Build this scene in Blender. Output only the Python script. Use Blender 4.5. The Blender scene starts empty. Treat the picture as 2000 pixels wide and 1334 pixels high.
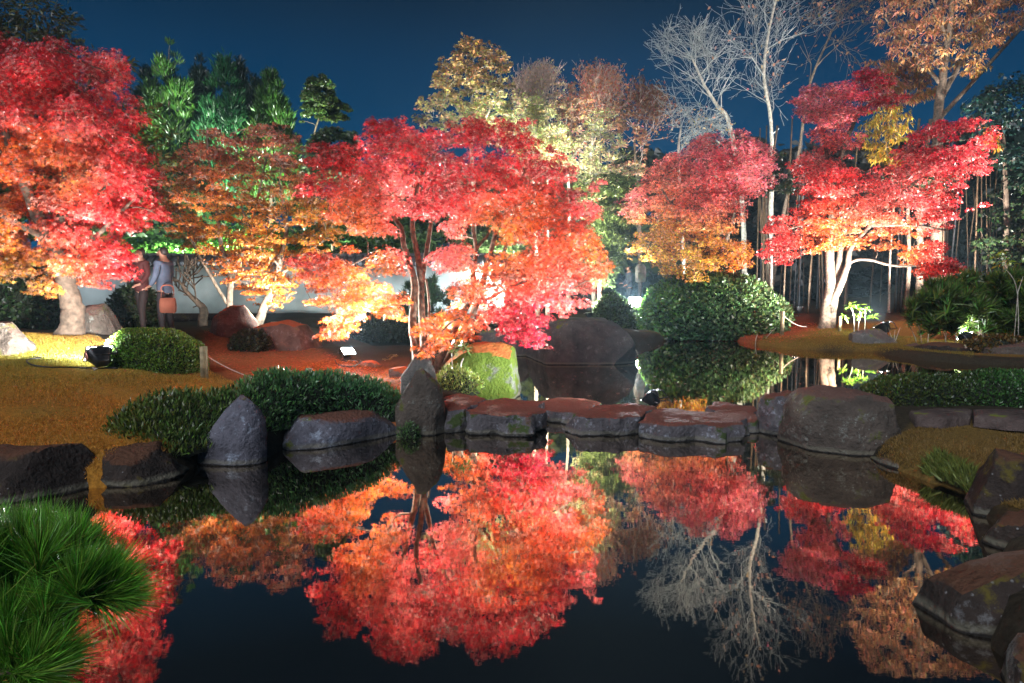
import bpy, math, numpy as np
from mathutils import Vector, noise as mnoise
from mathutils.bvhtree import BVHTree

# ------------------------------------------------------------------ camera, sky, fill light, exposure
scene = bpy.context.scene
col = scene.collection
HAZE = .0008
CAMZ, PITCH, F, CX, CY = 1.8, math.radians(4.6), 1333.33, 1000.0, 667.0
cam_d = bpy.data.cameras.new('camera'); cam_d.lens = 24; cam_d.sensor_width = 36
cam_d.clip_start = 0.05; cam_d.clip_end = 2000
cam = bpy.data.objects.new('camera', cam_d); col.objects.link(cam)
cam.location = (0, 0, CAMZ); cam.rotation_euler = (math.radians(90) - PITCH, 0, 0)
scene.camera = cam

world = bpy.data.worlds.new('World'); scene.world = world; world.use_nodes = True
nt = world.node_tree; nt.nodes.clear()
wo = nt.nodes.new('ShaderNodeOutputWorld'); bg = nt.nodes.new('ShaderNodeBackground')
tc = nt.nodes.new('ShaderNodeTexCoord'); sx = nt.nodes.new('ShaderNodeSeparateXYZ')
rp = nt.nodes.new('ShaderNodeValToRGB')
nt.links.new(tc.outputs['Generated'], sx.inputs[0]); nt.links.new(sx.outputs['Z'], rp.inputs[0])
cr = rp.color_ramp
cr.elements[0].position = 0.0; cr.elements[0].color = (.002, .062, .150, 1)
cr.elements[1].position = 1.0; cr.elements[1].color = (.0008, .0015, .004, 1)
for p, c in ((.15, (.0005, .043, .112, 1)), (.30, (.0005, .024, .068, 1)), (.38, (.0008, .011, .030, 1)), (.46, (.001, .004, .010, 1))):
    e = cr.elements.new(p); e.color = c
nt.links.new(rp.outputs[0], bg.inputs[0]); bg.inputs[1].default_value = 0.46
nt.links.new(bg.outputs[0], wo.inputs[0])

sun_d = bpy.data.lights.new('fill_sun', 'SUN'); sun_d.energy = 0.9; sun_d.angle = math.radians(35)  # added soft cool fill from behind the camera, lifts the dark areas
sun_d.color = (.90, .93, 1.0)
sun = bpy.data.objects.new('fill_sun', sun_d); col.objects.link(sun)
sun.rotation_euler = (math.radians(52), 0, math.radians(-28))

scene.render.engine = 'CYCLES'
scene.view_settings.view_transform = 'Standard'; scene.view_settings.look = 'None'
scene.view_settings.exposure = 1.5; scene.view_settings.gamma = 1.0
scene.cycles.use_denoising = True
scene.cycles.max_bounces = 6; scene.cycles.transparent_max_bounces = 4
scene.cycles.diffuse_bounces = 3; scene.cycles.glossy_bounces = 3
scene.cycles.sample_clamp_indirect = 5.0
scene.cycles.caustics_reflective = False; scene.cycles.caustics_refractive = False

# ------------------------------------------------------------------ helpers
R = np.random.RandomState(7)
cp, sp = math.cos(PITCH), math.sin(PITCH)
def ray(px, py):
    u = (np.asarray(px, float) - CX) / F; v = (CY - np.asarray(py, float)) / F
    return np.stack([u, cp + v * sp, -sp + v * cp], -1)
def P(px, py, Y):
    d = ray(px, py); t = np.asarray(Y, float) / d[..., 1]
    return d * t[..., None] + np.array([0, 0, CAMZ])
def G(px, py, z=0.0):
    d = ray(px, py); t = (z - CAMZ) / d[..., 2]
    return d * t[..., None] + np.array([0, 0, CAMZ])
def proj(p):
    p = np.asarray(p, float) - np.array([0, 0, CAMZ])
    dep = p[..., 1] * cp - p[..., 2] * sp; up = p[..., 1] * sp + p[..., 2] * cp
    return np.stack([CX + F * p[..., 0] / dep, CY - F * up / dep], -1)
def pxm(Y): return Y / F          # metres per photo pixel at distance Y
def inpoly(pts, poly):
    x, y = pts[..., 0], pts[..., 1]; poly = np.asarray(poly, float)
    c = np.zeros(x.shape, bool); n = len(poly); j = n - 1
    for i in range(n):
        xi, yi = poly[i]; xj, yj = poly[j]
        if yi != yj:
            c ^= ((yi > y) != (yj > y)) & (x < (xj - xi) * (y - yi) / (yj - yi) + xi)
        j = i
    return c
def edgedist(pts, poly):
    poly = np.asarray(poly, float); d = np.full(pts.shape[:-1], 1e9); n = len(poly)
    for i in range(n):
        a = poly[i]; b = poly[(i + 1) % n]; ab = b - a
        t = np.clip(((pts - a) @ ab) / (ab @ ab + 1e-12), 0, 1)
        q = a + t[..., None] * ab
        d = np.minimum(d, np.hypot(pts[..., 0] - q[..., 0], pts[..., 1] - q[..., 1]))
    return d
def norm(v): return v / (np.linalg.norm(v, axis=-1, keepdims=True) + 1e-9)

def link(name, me, mat=None, parent=None, label=None, cat=None, group=None, kind=None):
    o = bpy.data.objects.new(name, me); col.objects.link(o)
    if mat is not None and me is not None: me.materials.append(mat)
    if parent is not None: o.parent = parent
    tag(o, label, cat, group, kind); return o
def tag(o, label=None, cat=None, group=None, kind=None):
    if label: o['label'] = label
    if cat: o['category'] = cat
    if group: o['group'] = group
    if kind: o['kind'] = kind
    return o
def empty(name, loc, label, cat, group=None):
    o = bpy.data.objects.new(name, None); col.objects.link(o); o.empty_display_size = .2
    o.location = tuple(float(v) for v in loc)
    return tag(o, label, cat, group)
def mesh_np(name, V, faces, colors=None, smooth=False):
    """faces: list of int arrays (m,k)"""
    me = bpy.data.meshes.new(name); V = np.asarray(V, np.float32)
    faces = [np.asarray(f, np.int32) for f in faces if len(f)]
    nl = sum(f.size for f in faces); nf = sum(len(f) for f in faces)
    me.vertices.add(len(V)); me.vertices.foreach_set('co', V.ravel())
    me.loops.add(nl); me.loops.foreach_set('vertex_index', np.concatenate([f.ravel() for f in faces]))
    me.polygons.add(nf)
    ls = []; st = 0
    for f in faces:
        ls.append(st + np.arange(len(f)) * f.shape[1]); st += f.size
    me.polygons.foreach_set('loop_start', np.concatenate(ls).astype(np.int32))
    if colors is not None:
        a = me.attributes.new('Col', 'FLOAT_COLOR', 'FACE')
        c = np.ones((nf, 4), np.float32); c[:, :3] = colors; a.data.foreach_set('color', c.ravel())
    if smooth: me.polygons.foreach_set('use_smooth', np.ones(nf, bool))
    me.update(calc_edges=True); return me
class MB:
    """collects pieces of one mesh (local to origin o)"""
    def __init__(s, origin=(0, 0, 0)): s.V = []; s.T = []; s.Q = []; s.n = 0; s.o = np.array(origin, float)
    def add(s, V, T=None, Q=None):
        V = np.asarray(V, float)
        if T is not None and len(T): s.T.append(np.asarray(T) + s.n)
        if Q is not None and len(Q): s.Q.append(np.asarray(Q) + s.n)
        s.V.append(V); s.n += len(V)
    def box(s, c, h, rot=None, taper=1.0):
        k = np.array([[x, y, z] for z in (-1, 1) for y in (-1, 1) for x in (-1, 1)], float)
        k[:, :2] *= np.where(k[:, 2:] > 0, taper, 1.0)
        v = k * np.asarray(h)
        if rot is not None: v = v @ np.asarray(rot).T
        s.add(v + np.asarray(c), Q=[(0, 2, 3, 1), (4, 5, 7, 6), (0, 1, 5, 4), (2, 6, 7, 3), (0, 4, 6, 2), (1, 3, 7, 5)])
    def tube(s, pts, rad, n=8, cap=True):
        pts = np.asarray(pts, float); m = len(pts); rad = np.broadcast_to(np.asarray(rad, float), (m,))
        d = np.gradient(pts, axis=0); d = norm(d)
        ref = np.array([0, 0, 1.0]) if abs(d[:, 2]).mean() < .8 else np.array([1.0, .3, 0])
        a = norm(np.cross(d, ref)); b = np.cross(d, a)
        th = np.arange(n) * 2 * math.pi / n
        ring = a[:, None] * np.cos(th)[None, :, None] + b[:, None] * np.sin(th)[None, :, None]
        V = (pts[:, None] + ring * rad[:, None, None]).reshape(-1, 3)
        i = np.arange(m - 1)[:, None] * n; j = np.arange(n)[None]; k = (j + 1) % n
        Q = np.stack([i + j, i + k, i + n + k, i + n + j], -1).reshape(-1, 4)
        T = []
        if cap:
            V = np.vstack([V, pts[:1], pts[-1:]]); c0, c1 = m * n, m * n + 1
            for q in range(n):
                T.append((c0, (q + 1) % n, q)); T.append((c1, (m - 1) * n + q, (m - 1) * n + (q + 1) % n))
        s.add(V, T, Q)
    def segs(s, A, B, ra, rb, n=3):
        A = np.asarray(A, float); B = np.asarray(B, float); m = len(A)
        if m == 0: return
        d = norm(B - A); ref = np.where(np.abs(d[:, 2:]) > .8, np.array([[1., .2, 0]]), np.array([[0, 0, 1.]]))
        a = norm(np.cross(d, ref)); b = np.cross(d, a); th = np.arange(n) * 2 * math.pi / n
        ring = a[:, None] * np.cos(th)[None, :, None] + b[:, None] * np.sin(th)[None, :, None]
        ra = np.broadcast_to(ra, (m,)); rb = np.broadcast_to(rb, (m,))
        V = np.concatenate([A[:, None] + ring * ra[:, None, None], B[:, None] + ring * rb[:, None, None]], 1).reshape(-1, 3)
        base = np.arange(m)[:, None] * 2 * n; j = np.arange(n)[None]; k = (j + 1) % n
        s.add(V, None, np.stack([base + j, base + k, base + n + k, base + n + j], -1).reshape(-1, 4))
    def build(s, name, mat, parent=None, smooth=False, **kw):
        f = []
        if s.T: f.append(np.concatenate(s.T))
        if s.Q: f.append(np.concatenate(s.Q))
        me = mesh_np(name, np.concatenate(s.V) - s.o, f, smooth=smooth)
        return link(name, me, mat, parent, **kw)
def smoothline(pts, k=5):
    pts = np.asarray(pts, float); n = len(pts)
    if n < 3:
        t = np.linspace(0, 1, k * (n - 1) + 1)[:, None]; return pts[0] * (1 - t) + pts[-1] * t
    q = np.vstack([2 * pts[0] - pts[1], pts, 2 * pts[-1] - pts[-2]]); out = []
    for i in range(1, n):
        p0, p1, p2, p3 = q[i - 1], q[i], q[i + 1], q[i + 2]
        for t in np.arange(k) / k:
            out.append(.5 * ((2 * p1) + (-p0 + p2) * t + (2 * p0 - 5 * p1 + 4 * p2 - p3) * t * t + (-p0 + 3 * p1 - 3 * p2 + p3) * t ** 3))
    out.append(pts[-1]); return np.array(out)

# ------------------------------------------------------------------ materials
def newmat(name):
    m = bpy.data.materials.new(name); m.use_nodes = True; n = m.node_tree; n.nodes.clear()
    out = n.nodes.new('ShaderNodeOutputMaterial'); return m, n, out
def simple(name, c, rough=.6, metal=0, noise=0.25, scale=8, emis=0, bump=0.0, c2=None):
    m, n, out = newmat(name); b = n.nodes.new('ShaderNodeBsdfPrincipled')
    b.inputs['Roughness'].default_value = rough; b.inputs['Metallic'].default_value = metal
    t = n.nodes.new('ShaderNodeTexCoord'); nz = n.nodes.new('ShaderNodeTexNoise'); nz.inputs['Scale'].default_value = scale
    nz.inputs['Detail'].default_value = 6; n.links.new(t.outputs['Object'], nz.inputs['Vector'])
    r = n.nodes.new('ShaderNodeValToRGB'); n.links.new(nz.outputs['Fac'], r.inputs[0])
    c2 = c2 or tuple(v * (1 - noise) for v in c)
    r.color_ramp.elements[0].position = .35; r.color_ramp.elements[1].position = .65
    r.color_ramp.elements[0].color = (*c2, 1); r.color_ramp.elements[1].color = (*[min(1, v * (1 + noise * .5)) for v in c], 1)
    n.links.new(r.outputs[0], b.inputs['Base Color'])
    if bump:
        bp = n.nodes.new('ShaderNodeBump'); bp.inputs['Strength'].default_value = bump; bp.inputs['Distance'].default_value = .02
        n.links.new(nz.outputs['Fac'], bp.inputs['Height']); n.links.new(bp.outputs[0], b.inputs['Normal'])
    if emis:
        b.inputs['Emission Color'].default_value = (*c, 1); b.inputs['Emission Strength'].default_value = emis
    n.links.new(b.outputs[0], out.inputs[0]); return m
def leafmat(name, trans=.4, rough=.42, spec=.5):
    m, n, out = newmat(name); b = n.nodes.new('ShaderNodeBsdfPrincipled'); tr = n.nodes.new('ShaderNodeBsdfTranslucent')
    a = n.nodes.new('ShaderNodeAttribute'); a.attribute_name = 'Col'; mx = n.nodes.new('ShaderNodeMixShader')
    b.inputs['Roughness'].default_value = rough; b.inputs['Specular IOR Level'].default_value = spec
    n.links.new(a.outputs['Color'], b.inputs['Base Color']); n.links.new(a.outputs['Color'], tr.inputs['Color'])
    mx.inputs[0].default_value = trans; n.links.new(b.outputs[0], mx.inputs[1]); n.links.new(tr.outputs[0], mx.inputs[2])
    n.links.new(mx.outputs[0], out.inputs[0]); return m
def rockmat(name, c1, c2, lichen=.3, lcol=(.42, .47, .50), debris_and_light=None, moss=0.0, mosscol=(.16, .20, .02), scale=3.0):
    m, n, out = newmat(name); N = n.nodes.new; L = n.links.new
    b = N('ShaderNodeBsdfPrincipled'); b.inputs['Roughness'].default_value = .85; b.inputs['Specular IOR Level'].default_value = .3
    t = N('ShaderNodeTexCoord'); geo = N('ShaderNodeNewGeometry')
    n1 = N('ShaderNodeTexNoise'); n1.inputs['Scale'].default_value = scale; n1.inputs['Detail'].default_value = 10; n1.inputs['Roughness'].default_value = .65
    L(t.outputs['Object'], n1.inputs['Vector'])
    r1 = N('ShaderNodeValToRGB'); r1.color_ramp.elements[0].position = .3; r1.color_ramp.elements[1].position = .72
    r1.color_ramp.elements[0].color = (*c1, 1); r1.color_ramp.elements[1].color = (*c2, 1); L(n1.outputs['Fac'], r1.inputs[0])
    cur = r1.outputs[0]
    def mix(fac, colr, cur):
        mm = N('ShaderNodeMix'); mm.data_type = 'RGBA'; L(fac, mm.inputs[0]); L(cur, mm.inputs[6]); mm.inputs[7].default_value = (*colr, 1)
        return mm.outputs[2]
    def ramp(src, a, bb):
        q = N('ShaderNodeMapRange'); q.inputs[1].default_value = a; q.inputs[2].default_value = bb; q.clamp = True; L(src, q.inputs[0]); return q.outputs[0]
    def mul(a, b2):
        q = N('ShaderNodeMath'); q.operation = 'MULTIPLY'; L(a, q.inputs[0])
        if isinstance(b2, float): q.inputs[1].default_value = b2
        else: L(b2, q.inputs[1])
        return q.outputs[0]
    if lichen:
        n2 = N('ShaderNodeTexNoise'); n2.inputs['Scale'].default_value = scale * 1.4; n2.inputs['Detail'].default_value = 8; n2.inputs['Roughness'].default_value = .75
        mp = N('ShaderNodeMapping'); mp.inputs['Location'].default_value = (5, 3, 9); L(t.outputs['Object'], mp.inputs[0]); L(mp.outputs[0], n2.inputs['Vector'])
        cur = mix(mul(ramp(n2.outputs['Fac'], .56 - .12 * (lichen - .3), .66), min(1., lichen * 2.2)), lcol, cur)
        vo = N('ShaderNodeTexVoronoi'); vo.inputs['Scale'].default_value = 17; L(t.outputs['Object'], vo.inputs['Vector'])
        cur = mix(mul(ramp(vo.outputs['Distance'], .17, .10), mul(ramp(n1.outputs['Fac'], .5, .58), .8)), tuple(v * 1.2 for v in lcol), cur)
    sz = N('ShaderNodeSeparateXYZ'); L(geo.outputs['Normal'], sz.inputs[0])
    n3 = N('ShaderNodeTexNoise'); n3.inputs['Scale'].default_value = 26; n3.inputs['Detail'].default_value = 8; L(t.outputs['Object'], n3.inputs['Vector'])
    if moss:
        q = N('ShaderNodeMath'); q.operation = 'ADD'; L(n1.outputs['Fac'], q.inputs[0]); L(mul(sz.outputs['Z'], .15), q.inputs[1])
        cur = mix(ramp(q.outputs[0], .72 - .42 * moss, .78 - .42 * moss), mosscol, cur)
    if debris_and_light:  # up-facing tops: litter colour, on the stepping stones with red light mixed in
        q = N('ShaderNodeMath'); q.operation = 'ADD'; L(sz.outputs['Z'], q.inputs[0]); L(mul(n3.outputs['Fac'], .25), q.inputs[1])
        cur = mix(ramp(q.outputs[0], .80, .98), debris_and_light, cur)
    sp_ = N('ShaderNodeSeparateXYZ'); L(geo.outputs['Position'], sp_.inputs[0]); wz = N('ShaderNodeMath'); wz.operation = 'ADD'; L(sp_.outputs['Z'], wz.inputs[0]); L(mul(n1.outputs['Fac'], .05), wz.inputs[1])
    cur = mix(mul(mul(ramp(wz.outputs[0], .095, .065), ramp(wz.outputs[0], .035, .05)), .55), (.20, .19, .14), cur)
    cur = mix(ramp(wz.outputs[0], .042, .032), (.014, .012, .010), cur)
    L(cur, b.inputs['Base Color'])
    bp = N('ShaderNodeBump'); bp.inputs['Strength'].default_value = 1.0; bp.inputs['Distance'].default_value = .07
    ad = N('ShaderNodeMath'); ad.operation = 'ADD'; L(n1.outputs['Fac'], ad.inputs[0]); L(mul(n3.outputs['Fac'], .45), ad.inputs[1])
    L(ad.outputs[0], bp.inputs['Height']); L(bp.outputs[0], b.inputs['Normal']); L(b.outputs[0], out.inputs[0]); return m

M = {}
M['leaf'] = leafmat('maple_leaf', .42, .36, .9)
M['green'] = leafmat('green_leaf', .25, .35, .5)
M['needle'] = leafmat('needle', .2, .35, .5)
M['dry'] = leafmat('dry_leaf', .35, .5, .4)
M['bark'] = simple('maple_bark', (.17, .125, .09), .85, scale=14, noise=.55, bump=.6)
M['bark_pale'] = simple('pale_bark', (.50, .46, .38), .85, scale=10, noise=.45, bump=.5)
M['bark_dark'] = simple('dark_bark', (.12, .085, .06), .9, scale=10, noise=.5, bump=.6)
M['twig_white'] = simple('pale_twig', (.36, .38, .36), .8, scale=6, noise=.3)
M['twig_pink'] = simple('pinkish_twig', (.42, .30, .25), .8, scale=6, noise=.3)
M['twig'] = simple('brown_twig', (.20, .15, .11), .8, scale=6, noise=.3)
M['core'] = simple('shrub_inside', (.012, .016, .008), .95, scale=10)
M['bamboo'] = simple('bamboo_culm', (.085, .05, .025), .5, scale=5, noise=.45)
M['bamboo_blue'] = simple('grey_culm', (.08, .08, .085), .5, scale=5, noise=.4)
M['metal'] = simple('black_painted_metal', (.03, .032, .035), .38, .3, scale=20, noise=.3)
M['steel'] = simple('scuffed_steel', (.45, .45, .45), .3, 1., scale=20, noise=.4)
M['rubber'] = simple('black_rubber', (.02, .02, .02), .5, scale=20)
M['lens'] = simple('lamp_glow', (.92, .98, 1.), .2, emis=60)
M['sticker'] = simple('pink_sticker', (.75, .30, .25), .5, noise=.1)
M['ink'] = simple('ink', (.03, .02, .02), .6)
M['plaster'] = simple('white_plaster', (.42, .50, .49), .85, scale=1.2, noise=.3, bump=.15)
M['tile'] = simple('grey_roof_tile', (.07, .07, .075), .55, scale=8, noise=.4)
M['tile_end'] = simple('pale_tile_end', (.34, .38, .42), .5, scale=30, noise=.4)
M['wood'] = simple('weathered_wood', (.32, .25, .14), .85, scale=12, noise=.45, bump=.4)
M['rope'] = simple('pale_rope', (.55, .45, .38), .85, scale=60, noise=.3)
RED_DEB_LIGHT = (.16, .058, .040)  # fallen needles plus red light through the leaves, painted on stone tops
M['rock_step'] = rockmat('stepping_stone_rock', (.035, .030, .032), (.18, .165, .18), .42, (.34, .36, .42), debris_and_light=RED_DEB_LIGHT, moss=.22, mosscol=(.05, .075, .02), scale=4.2)
M['rock_blue'] = rockmat('blue_grey_rock', (.045, .043, .052), (.20, .20, .25), .5, (.36, .42, .52), debris_and_light=(.14, .06, .04), moss=.05)
M['rock_dark'] = rockmat('dark_rock', (.010, .008, .007), (.060, .042, .034), .18, (.28, .29, .30), debris_and_light=(.10, .045, .025), moss=.22, mosscol=(.10, .08, .015))
M['rock_brown'] = rockmat('brown_lichen_rock', (.035, .028, .022), (.14, .11, .09), .36, (.26, .28, .25), debris_and_light=(.13, .07, .055), moss=.22, mosscol=(.09, .10, .02))
M["rock_moss"] = rockmat("mossy_rock", (.06, .07, .05), (.17, .19, .17), .25, (.30, .34, .31), debris_and_light=(.35, .12, .03), moss=.72, mosscol=(.055, .092, .006), scale=2.2)
M['rock_grey'] = rockmat('grey_far_rock', (.05, .05, .052), (.15, .145, .14), .25, (.3, .3, .3), moss=.05)
M['rock_pale'] = rockmat('pale_grey_rock', (.07, .065, .06), (.19, .175, .16), .3, (.30, .30, .28), moss=.08)
M['rock_red'] = rockmat('leaf_covered_rock', (.10, .06, .045), (.27, .18, .15), .3, (.4, .34, .32), debris_and_light=(.42, .10, .03), moss=.12)
M['rock_slab'] = rockmat('paving_rock', (.05, .035, .03), (.15, .11, .10), .1, (.2, .18, .16), moss=.03)

# water
m, n, out = newmat('pond_water'); M['water'] = m
N = n.nodes.new; L = n.links.new
di = N('ShaderNodeBsdfDiffuse'); di.inputs[0].default_value = (.0035, .0032, .003, 1)
gl = N('ShaderNodeBsdfGlossy'); gl.inputs['Color'].default_value = (.98, .86, .74, 1); gl.inputs['Roughness'].default_value = .02
fr = N('ShaderNodeFresnel'); fr.inputs[0].default_value = 1.33
pw = N('ShaderNodeMath'); pw.operation = 'POWER'; pw.inputs[1].default_value = .24; L(fr.outputs[0], pw.inputs[0])
mx = N('ShaderNodeMixShader'); L(pw.outputs[0], mx.inputs[0]); L(di.outputs[0], mx.inputs[1]); L(gl.outputs[0], mx.inputs[2])
t = N('ShaderNodeTexCoord'); mp = N('ShaderNodeMapping'); mp.inputs['Scale'].default_value = (1.0, 1.6, 1); L(t.outputs['Object'], mp.inputs[0])
nz = N('ShaderNodeTexNoise'); nz.inputs['Scale'].default_value = 5; nz.inputs['Detail'].default_value = 3; L(mp.outputs[0], nz.inputs['Vector'])
bp = N('ShaderNodeBump'); bp.inputs['Strength'].default_value = .04; bp.inputs['Distance'].default_value = .006
L(nz.outputs['Fac'], bp.inputs['Height']); L(bp.outputs[0], gl.inputs['Normal']); L(mx.outputs[0], out.inputs[0])

# ground: colour by zone attribute, grain by noise
m, n, out = newmat('ground'); M['ground'] = m
N = n.nodes.new; L = n.links.new
b = N('ShaderNodeBsdfPrincipled'); b.inputs['Roughness'].default_value = .9; b.inputs['Specular IOR Level'].default_value = .15
a = N('ShaderNodeAttribute'); a.attribute_name = 'Zone'
t = N('ShaderNodeTexCoord'); nz = N('ShaderNodeTexNoise'); nz.inputs['Scale'].default_value = 22; nz.inputs['Detail'].default_value = 10; nz.inputs['Roughness'].default_value = .7
L(t.outputs['Object'], nz.inputs['Vector'])
mr = N('ShaderNodeMapRange'); mr.inputs[1].default_value = .3; mr.inputs[2].default_value = .7; mr.inputs[3].default_value = .45; mr.inputs[4].default_value = 1.5
L(nz.outputs['Fac'], mr.inputs[0]); vm = N('ShaderNodeVectorMath'); vm.operation = 'SCALE'; L(a.outputs['Color'], vm.inputs[0]); L(mr.outputs[0], vm.inputs['Scale'])
L(vm.outputs[0], b.inputs['Base Color']); bp = N('ShaderNodeBump'); bp.inputs['Strength'].default_value = .7; bp.inputs['Distance'].default_value = .02
L(nz.outputs['Fac'], bp.inputs['Height']); L(bp.outputs[0], b.inputs['Normal']); L(b.outputs[0], out.inputs[0])

# ------------------------------------------------------------------ terrain
def Gp(l): return [tuple(G(a, b)[:2]) for a, b in l]
pond = [(-14, 5.2), (-6.5, 5.4)] + Gp([(0, 968), (170, 955), (345, 935), (395, 903), (520, 893), (570, 868), (780, 846), (880, 838), (930, 808),
        (945, 772), (1000, 772), (1012, 745), (1000, 722), (900, 716), (820, 712), (755, 713), (715, 704), (650, 694), (620, 688),
        (640, 680), (720, 674), (870, 676), (1040, 684), (1150, 690), (1236, 676), (1300, 666), (1420, 664), (1530, 680), (1620, 686), (1700, 688),
        (1790, 704), (1900, 712), (2000, 716), (2300, 722), (2500, 750), (2000, 755), (1690, 778), (1560, 790), (1545, 830), (1600, 868), (1700, 884),
        (1715, 905), (1800, 935), (1880, 965), (1925, 1010), (1960, 1060), (1955, 1120), (1880, 1180), (1935, 1255), (1985, 1300), (2040, 1400)]) + \
        [(2.2, 2.0), (-1.5, 1.85), (-6, 1.7), (-14, 1.6)]
pond = np.array(pond)
hc = [(0, 880, 5.9), (150, 880, 6.0), (300, 860, 6.5), (0, 780, 7.6), (300, 780, 7.9), (450, 785, 8.3), (0, 650, 11), (130, 655, 12), (100, 700, 9.7),
      (200, 722, 9.6), (395, 725, 10), (460, 745, 10), (600, 752, 9.8), (760, 775, 9), (500, 690, 13), (620, 696, 12.8), (300, 648, 14), (420, 634, 18),
      (600, 616, 20), (600, 612, 22), (350, 630, 22), (680, 705, 12.3), (760, 735, 11.3), (820, 725, 11.5), (930, 735, 11.4), (860, 800, 8.6),
      (1615, 643, 22.5), (1500, 655, 22), (1750, 662, 20.5), (1860, 672, 19.5), (1980, 690, 17), (1300, 645, 25), (1650, 605, 34), (1240, 606, 27),
      (1760, 800, 7.9), (1990, 800, 8), (1800, 850, 7), (1950, 860, 6.8), (1990, 960, 5.2), (1900, 790, 9.5), (800, 640, 21), (1000, 640, 20)]
hx = []
for a, b_, Y in hc: q = P(a, b_, Y); hx.append((q[0], q[1], q[2]))
hx += [(-12, 8, .7), (-12, 14, 1.0), (-16, 22, 1.0), (-30, 30, 1.3), (0, 40, 1.6), (30, 40, 1.6), (14, 26, .8), (22, 16, .7), (6, 5, .4), (5, 2, .45), (0, 0, .42), (-5, 0, .42), (10, 8, .5), (-10, 45, 1.8)]
hx = np.array(hx)
def land_h(x, y):
    w = 0; s = 0
    for a, b_, z in hx:
        d2 = (x - a) ** 2 + (y - b_) ** 2 + .15; k = 1 / d2 ** 1.6; w = w + k; s = s + k * z
    return s / w
def H(x, y):
    x = np.asarray(x, float); y = np.asarray(y, float); pts = np.stack([x, y], -1)
    inside = inpoly(pts, pond); d = edgedist(pts, pond)
    h = land_h(x, y)
    h = h + np.maximum(0, np.hypot(x, y) - 45) * .03
    up = 1 - np.exp(-(d + .05) / .16)
    return np.where(inside, np.maximum(-.5, -.08 - d * .9), -.02 + (h + .02) * up)
def H1(x, y): return float(H(np.array([x]), np.array([y]))[0])
def onground(p, dz=0): return np.array([p[0], p[1], H1(p[0], p[1]) + dz])
def axis(lo, hi, fine_lo, fine_hi, step, grow=1.12):
    a = list(np.arange(fine_lo, fine_hi, step)); s = step; v = a[-1]
    while v < hi: s *= grow; v += s; a.append(v)
    s = step; v = a[0]; b = []
    while v > lo: s *= grow; v -= s; b.append(v)
    return np.array(b[::-1] + a)
gx = axis(-400, 400, -9, 10, .13); gy = axis(-60, 600, 1.0, 24, .12)
X, Yg = np.meshgrid(gx, gy); Z = H(X, Yg)
Z = Z + (Z > .1) * .02 * np.sin(X * 3.1 + np.sin(Yg * 2.3) * 2) * np.cos(Yg * 2.7)
V = np.stack([X, Yg, Z], -1).reshape(-1, 3); nx, ny = len(gx), len(gy)
i = np.arange(ny - 1)[:, None] * nx; j = np.arange(nx - 1)[None]
Q = np.stack([i + j, i + j + 1, i + nx + j + 1, i + nx + j], -1).reshape(-1, 4)
me = mesh_np('ground', V, [Q], smooth=True)
# zones, as seen on the ground: lawn, mossy grass, path earth tinted with red leaf light, leaf litter, soil
pp = proj(np.maximum(V, [-1e9, .5, -1e9])); zone = np.tile(np.array([.035, .028, .018]), (len(V), 1))
def blend(mask, c):
    global zone
    mask = np.clip(mask, 0, 1)[:, None]; zone = zone * (1 - mask) + np.array(c) * mask
def soft(poly, w): # poly in world xy
    d = edgedist(V[:, :2], poly); return np.where(inpoly(V[:, :2], poly), 1, 0) * np.clip(d / w, 0, 1) 
def wp(l): return [tuple(P(a, b_, Y)[:2]) for a, b_, Y in l]
lawn = wp([(-400, 1000, 5.3), (0, 900, 5.5), (170, 895, 5.7), (300, 870, 6.2), (450, 800, 7.8), (520, 760, 9.2), (395, 720, 10.4), (210, 660, 11.5), (150, 650, 13), (0, 645, 13), (-500, 645, 13)])
blend(soft(wp([(395, 730, 10.2), (450, 745, 9.6), (540, 765, 9.0), (700, 800, 7.8), (820, 800, 8.2), (900, 790, 8.9), (800, 740, 10.6), (680, 708, 12.2), (640, 690, 14), (560, 665, 15.5), (400, 652, 15), (380, 690, 12)]), .25), (.27, .095, .036))  # path earth, red light filtered by the maples painted into its colour
blend(soft(lawn, .2), (.38, .165, .022))
for q_, r_ in ((.9, 1.3), (2.3, .5)): blend(np.clip(np.sin(V[:, 0] * q_ * 2.1 + np.sin(V[:, 1] * q_ * 1.7) * 1.5) * np.cos(V[:, 1] * q_ * 2.6 + V[:, 0] * q_) - .15, 0, 1) * .5 * inpoly(V[:, :2], lawn), (.17, .13, .03))
q = P(100, 690, 10); blend(np.exp(-((V[:, 0] - q[0]) ** 2 / 5 + (V[:, 1] - q[1]) ** 2 / 3.5)) * inpoly(V[:, :2], lawn) * .8, (.20, .19, .03))
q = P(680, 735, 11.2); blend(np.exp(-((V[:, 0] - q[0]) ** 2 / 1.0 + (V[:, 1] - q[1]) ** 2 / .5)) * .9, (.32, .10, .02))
blend(soft(wp([(1240, 665, 22), (1330, 664, 22.8), (1530, 682, 19.5), (1700, 690, 18.5), (1900, 715, 16), (2300, 720, 16), (2300, 640, 23), (1750, 635, 24), (1300, 630, 26)]), .3), (.17, .10, .022))
blend(soft(wp([(1300, 664, 22.8), (1500, 670, 21), (1600, 655, 22), (1590, 620, 29), (1300, 620, 29)]), .5), (.24, .06, .025))
q = P(1650, 605, 33); blend(np.exp(-((V[:, 0] - q[0]) ** 2 / 60 + (V[:, 1] - q[1]) ** 2 / 30)), (.09, .05, .03))
blend(soft(wp([(1700, 905, 6.6), (1880, 970, 5.6), (2000, 1010, 4.8), (2500, 1000, 5), (2500, 800, 8), (1990, 812, 7.8), (1790, 820, 7.6), (1730, 850, 7.1)]), .15), (.15, .095, .025))
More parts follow.
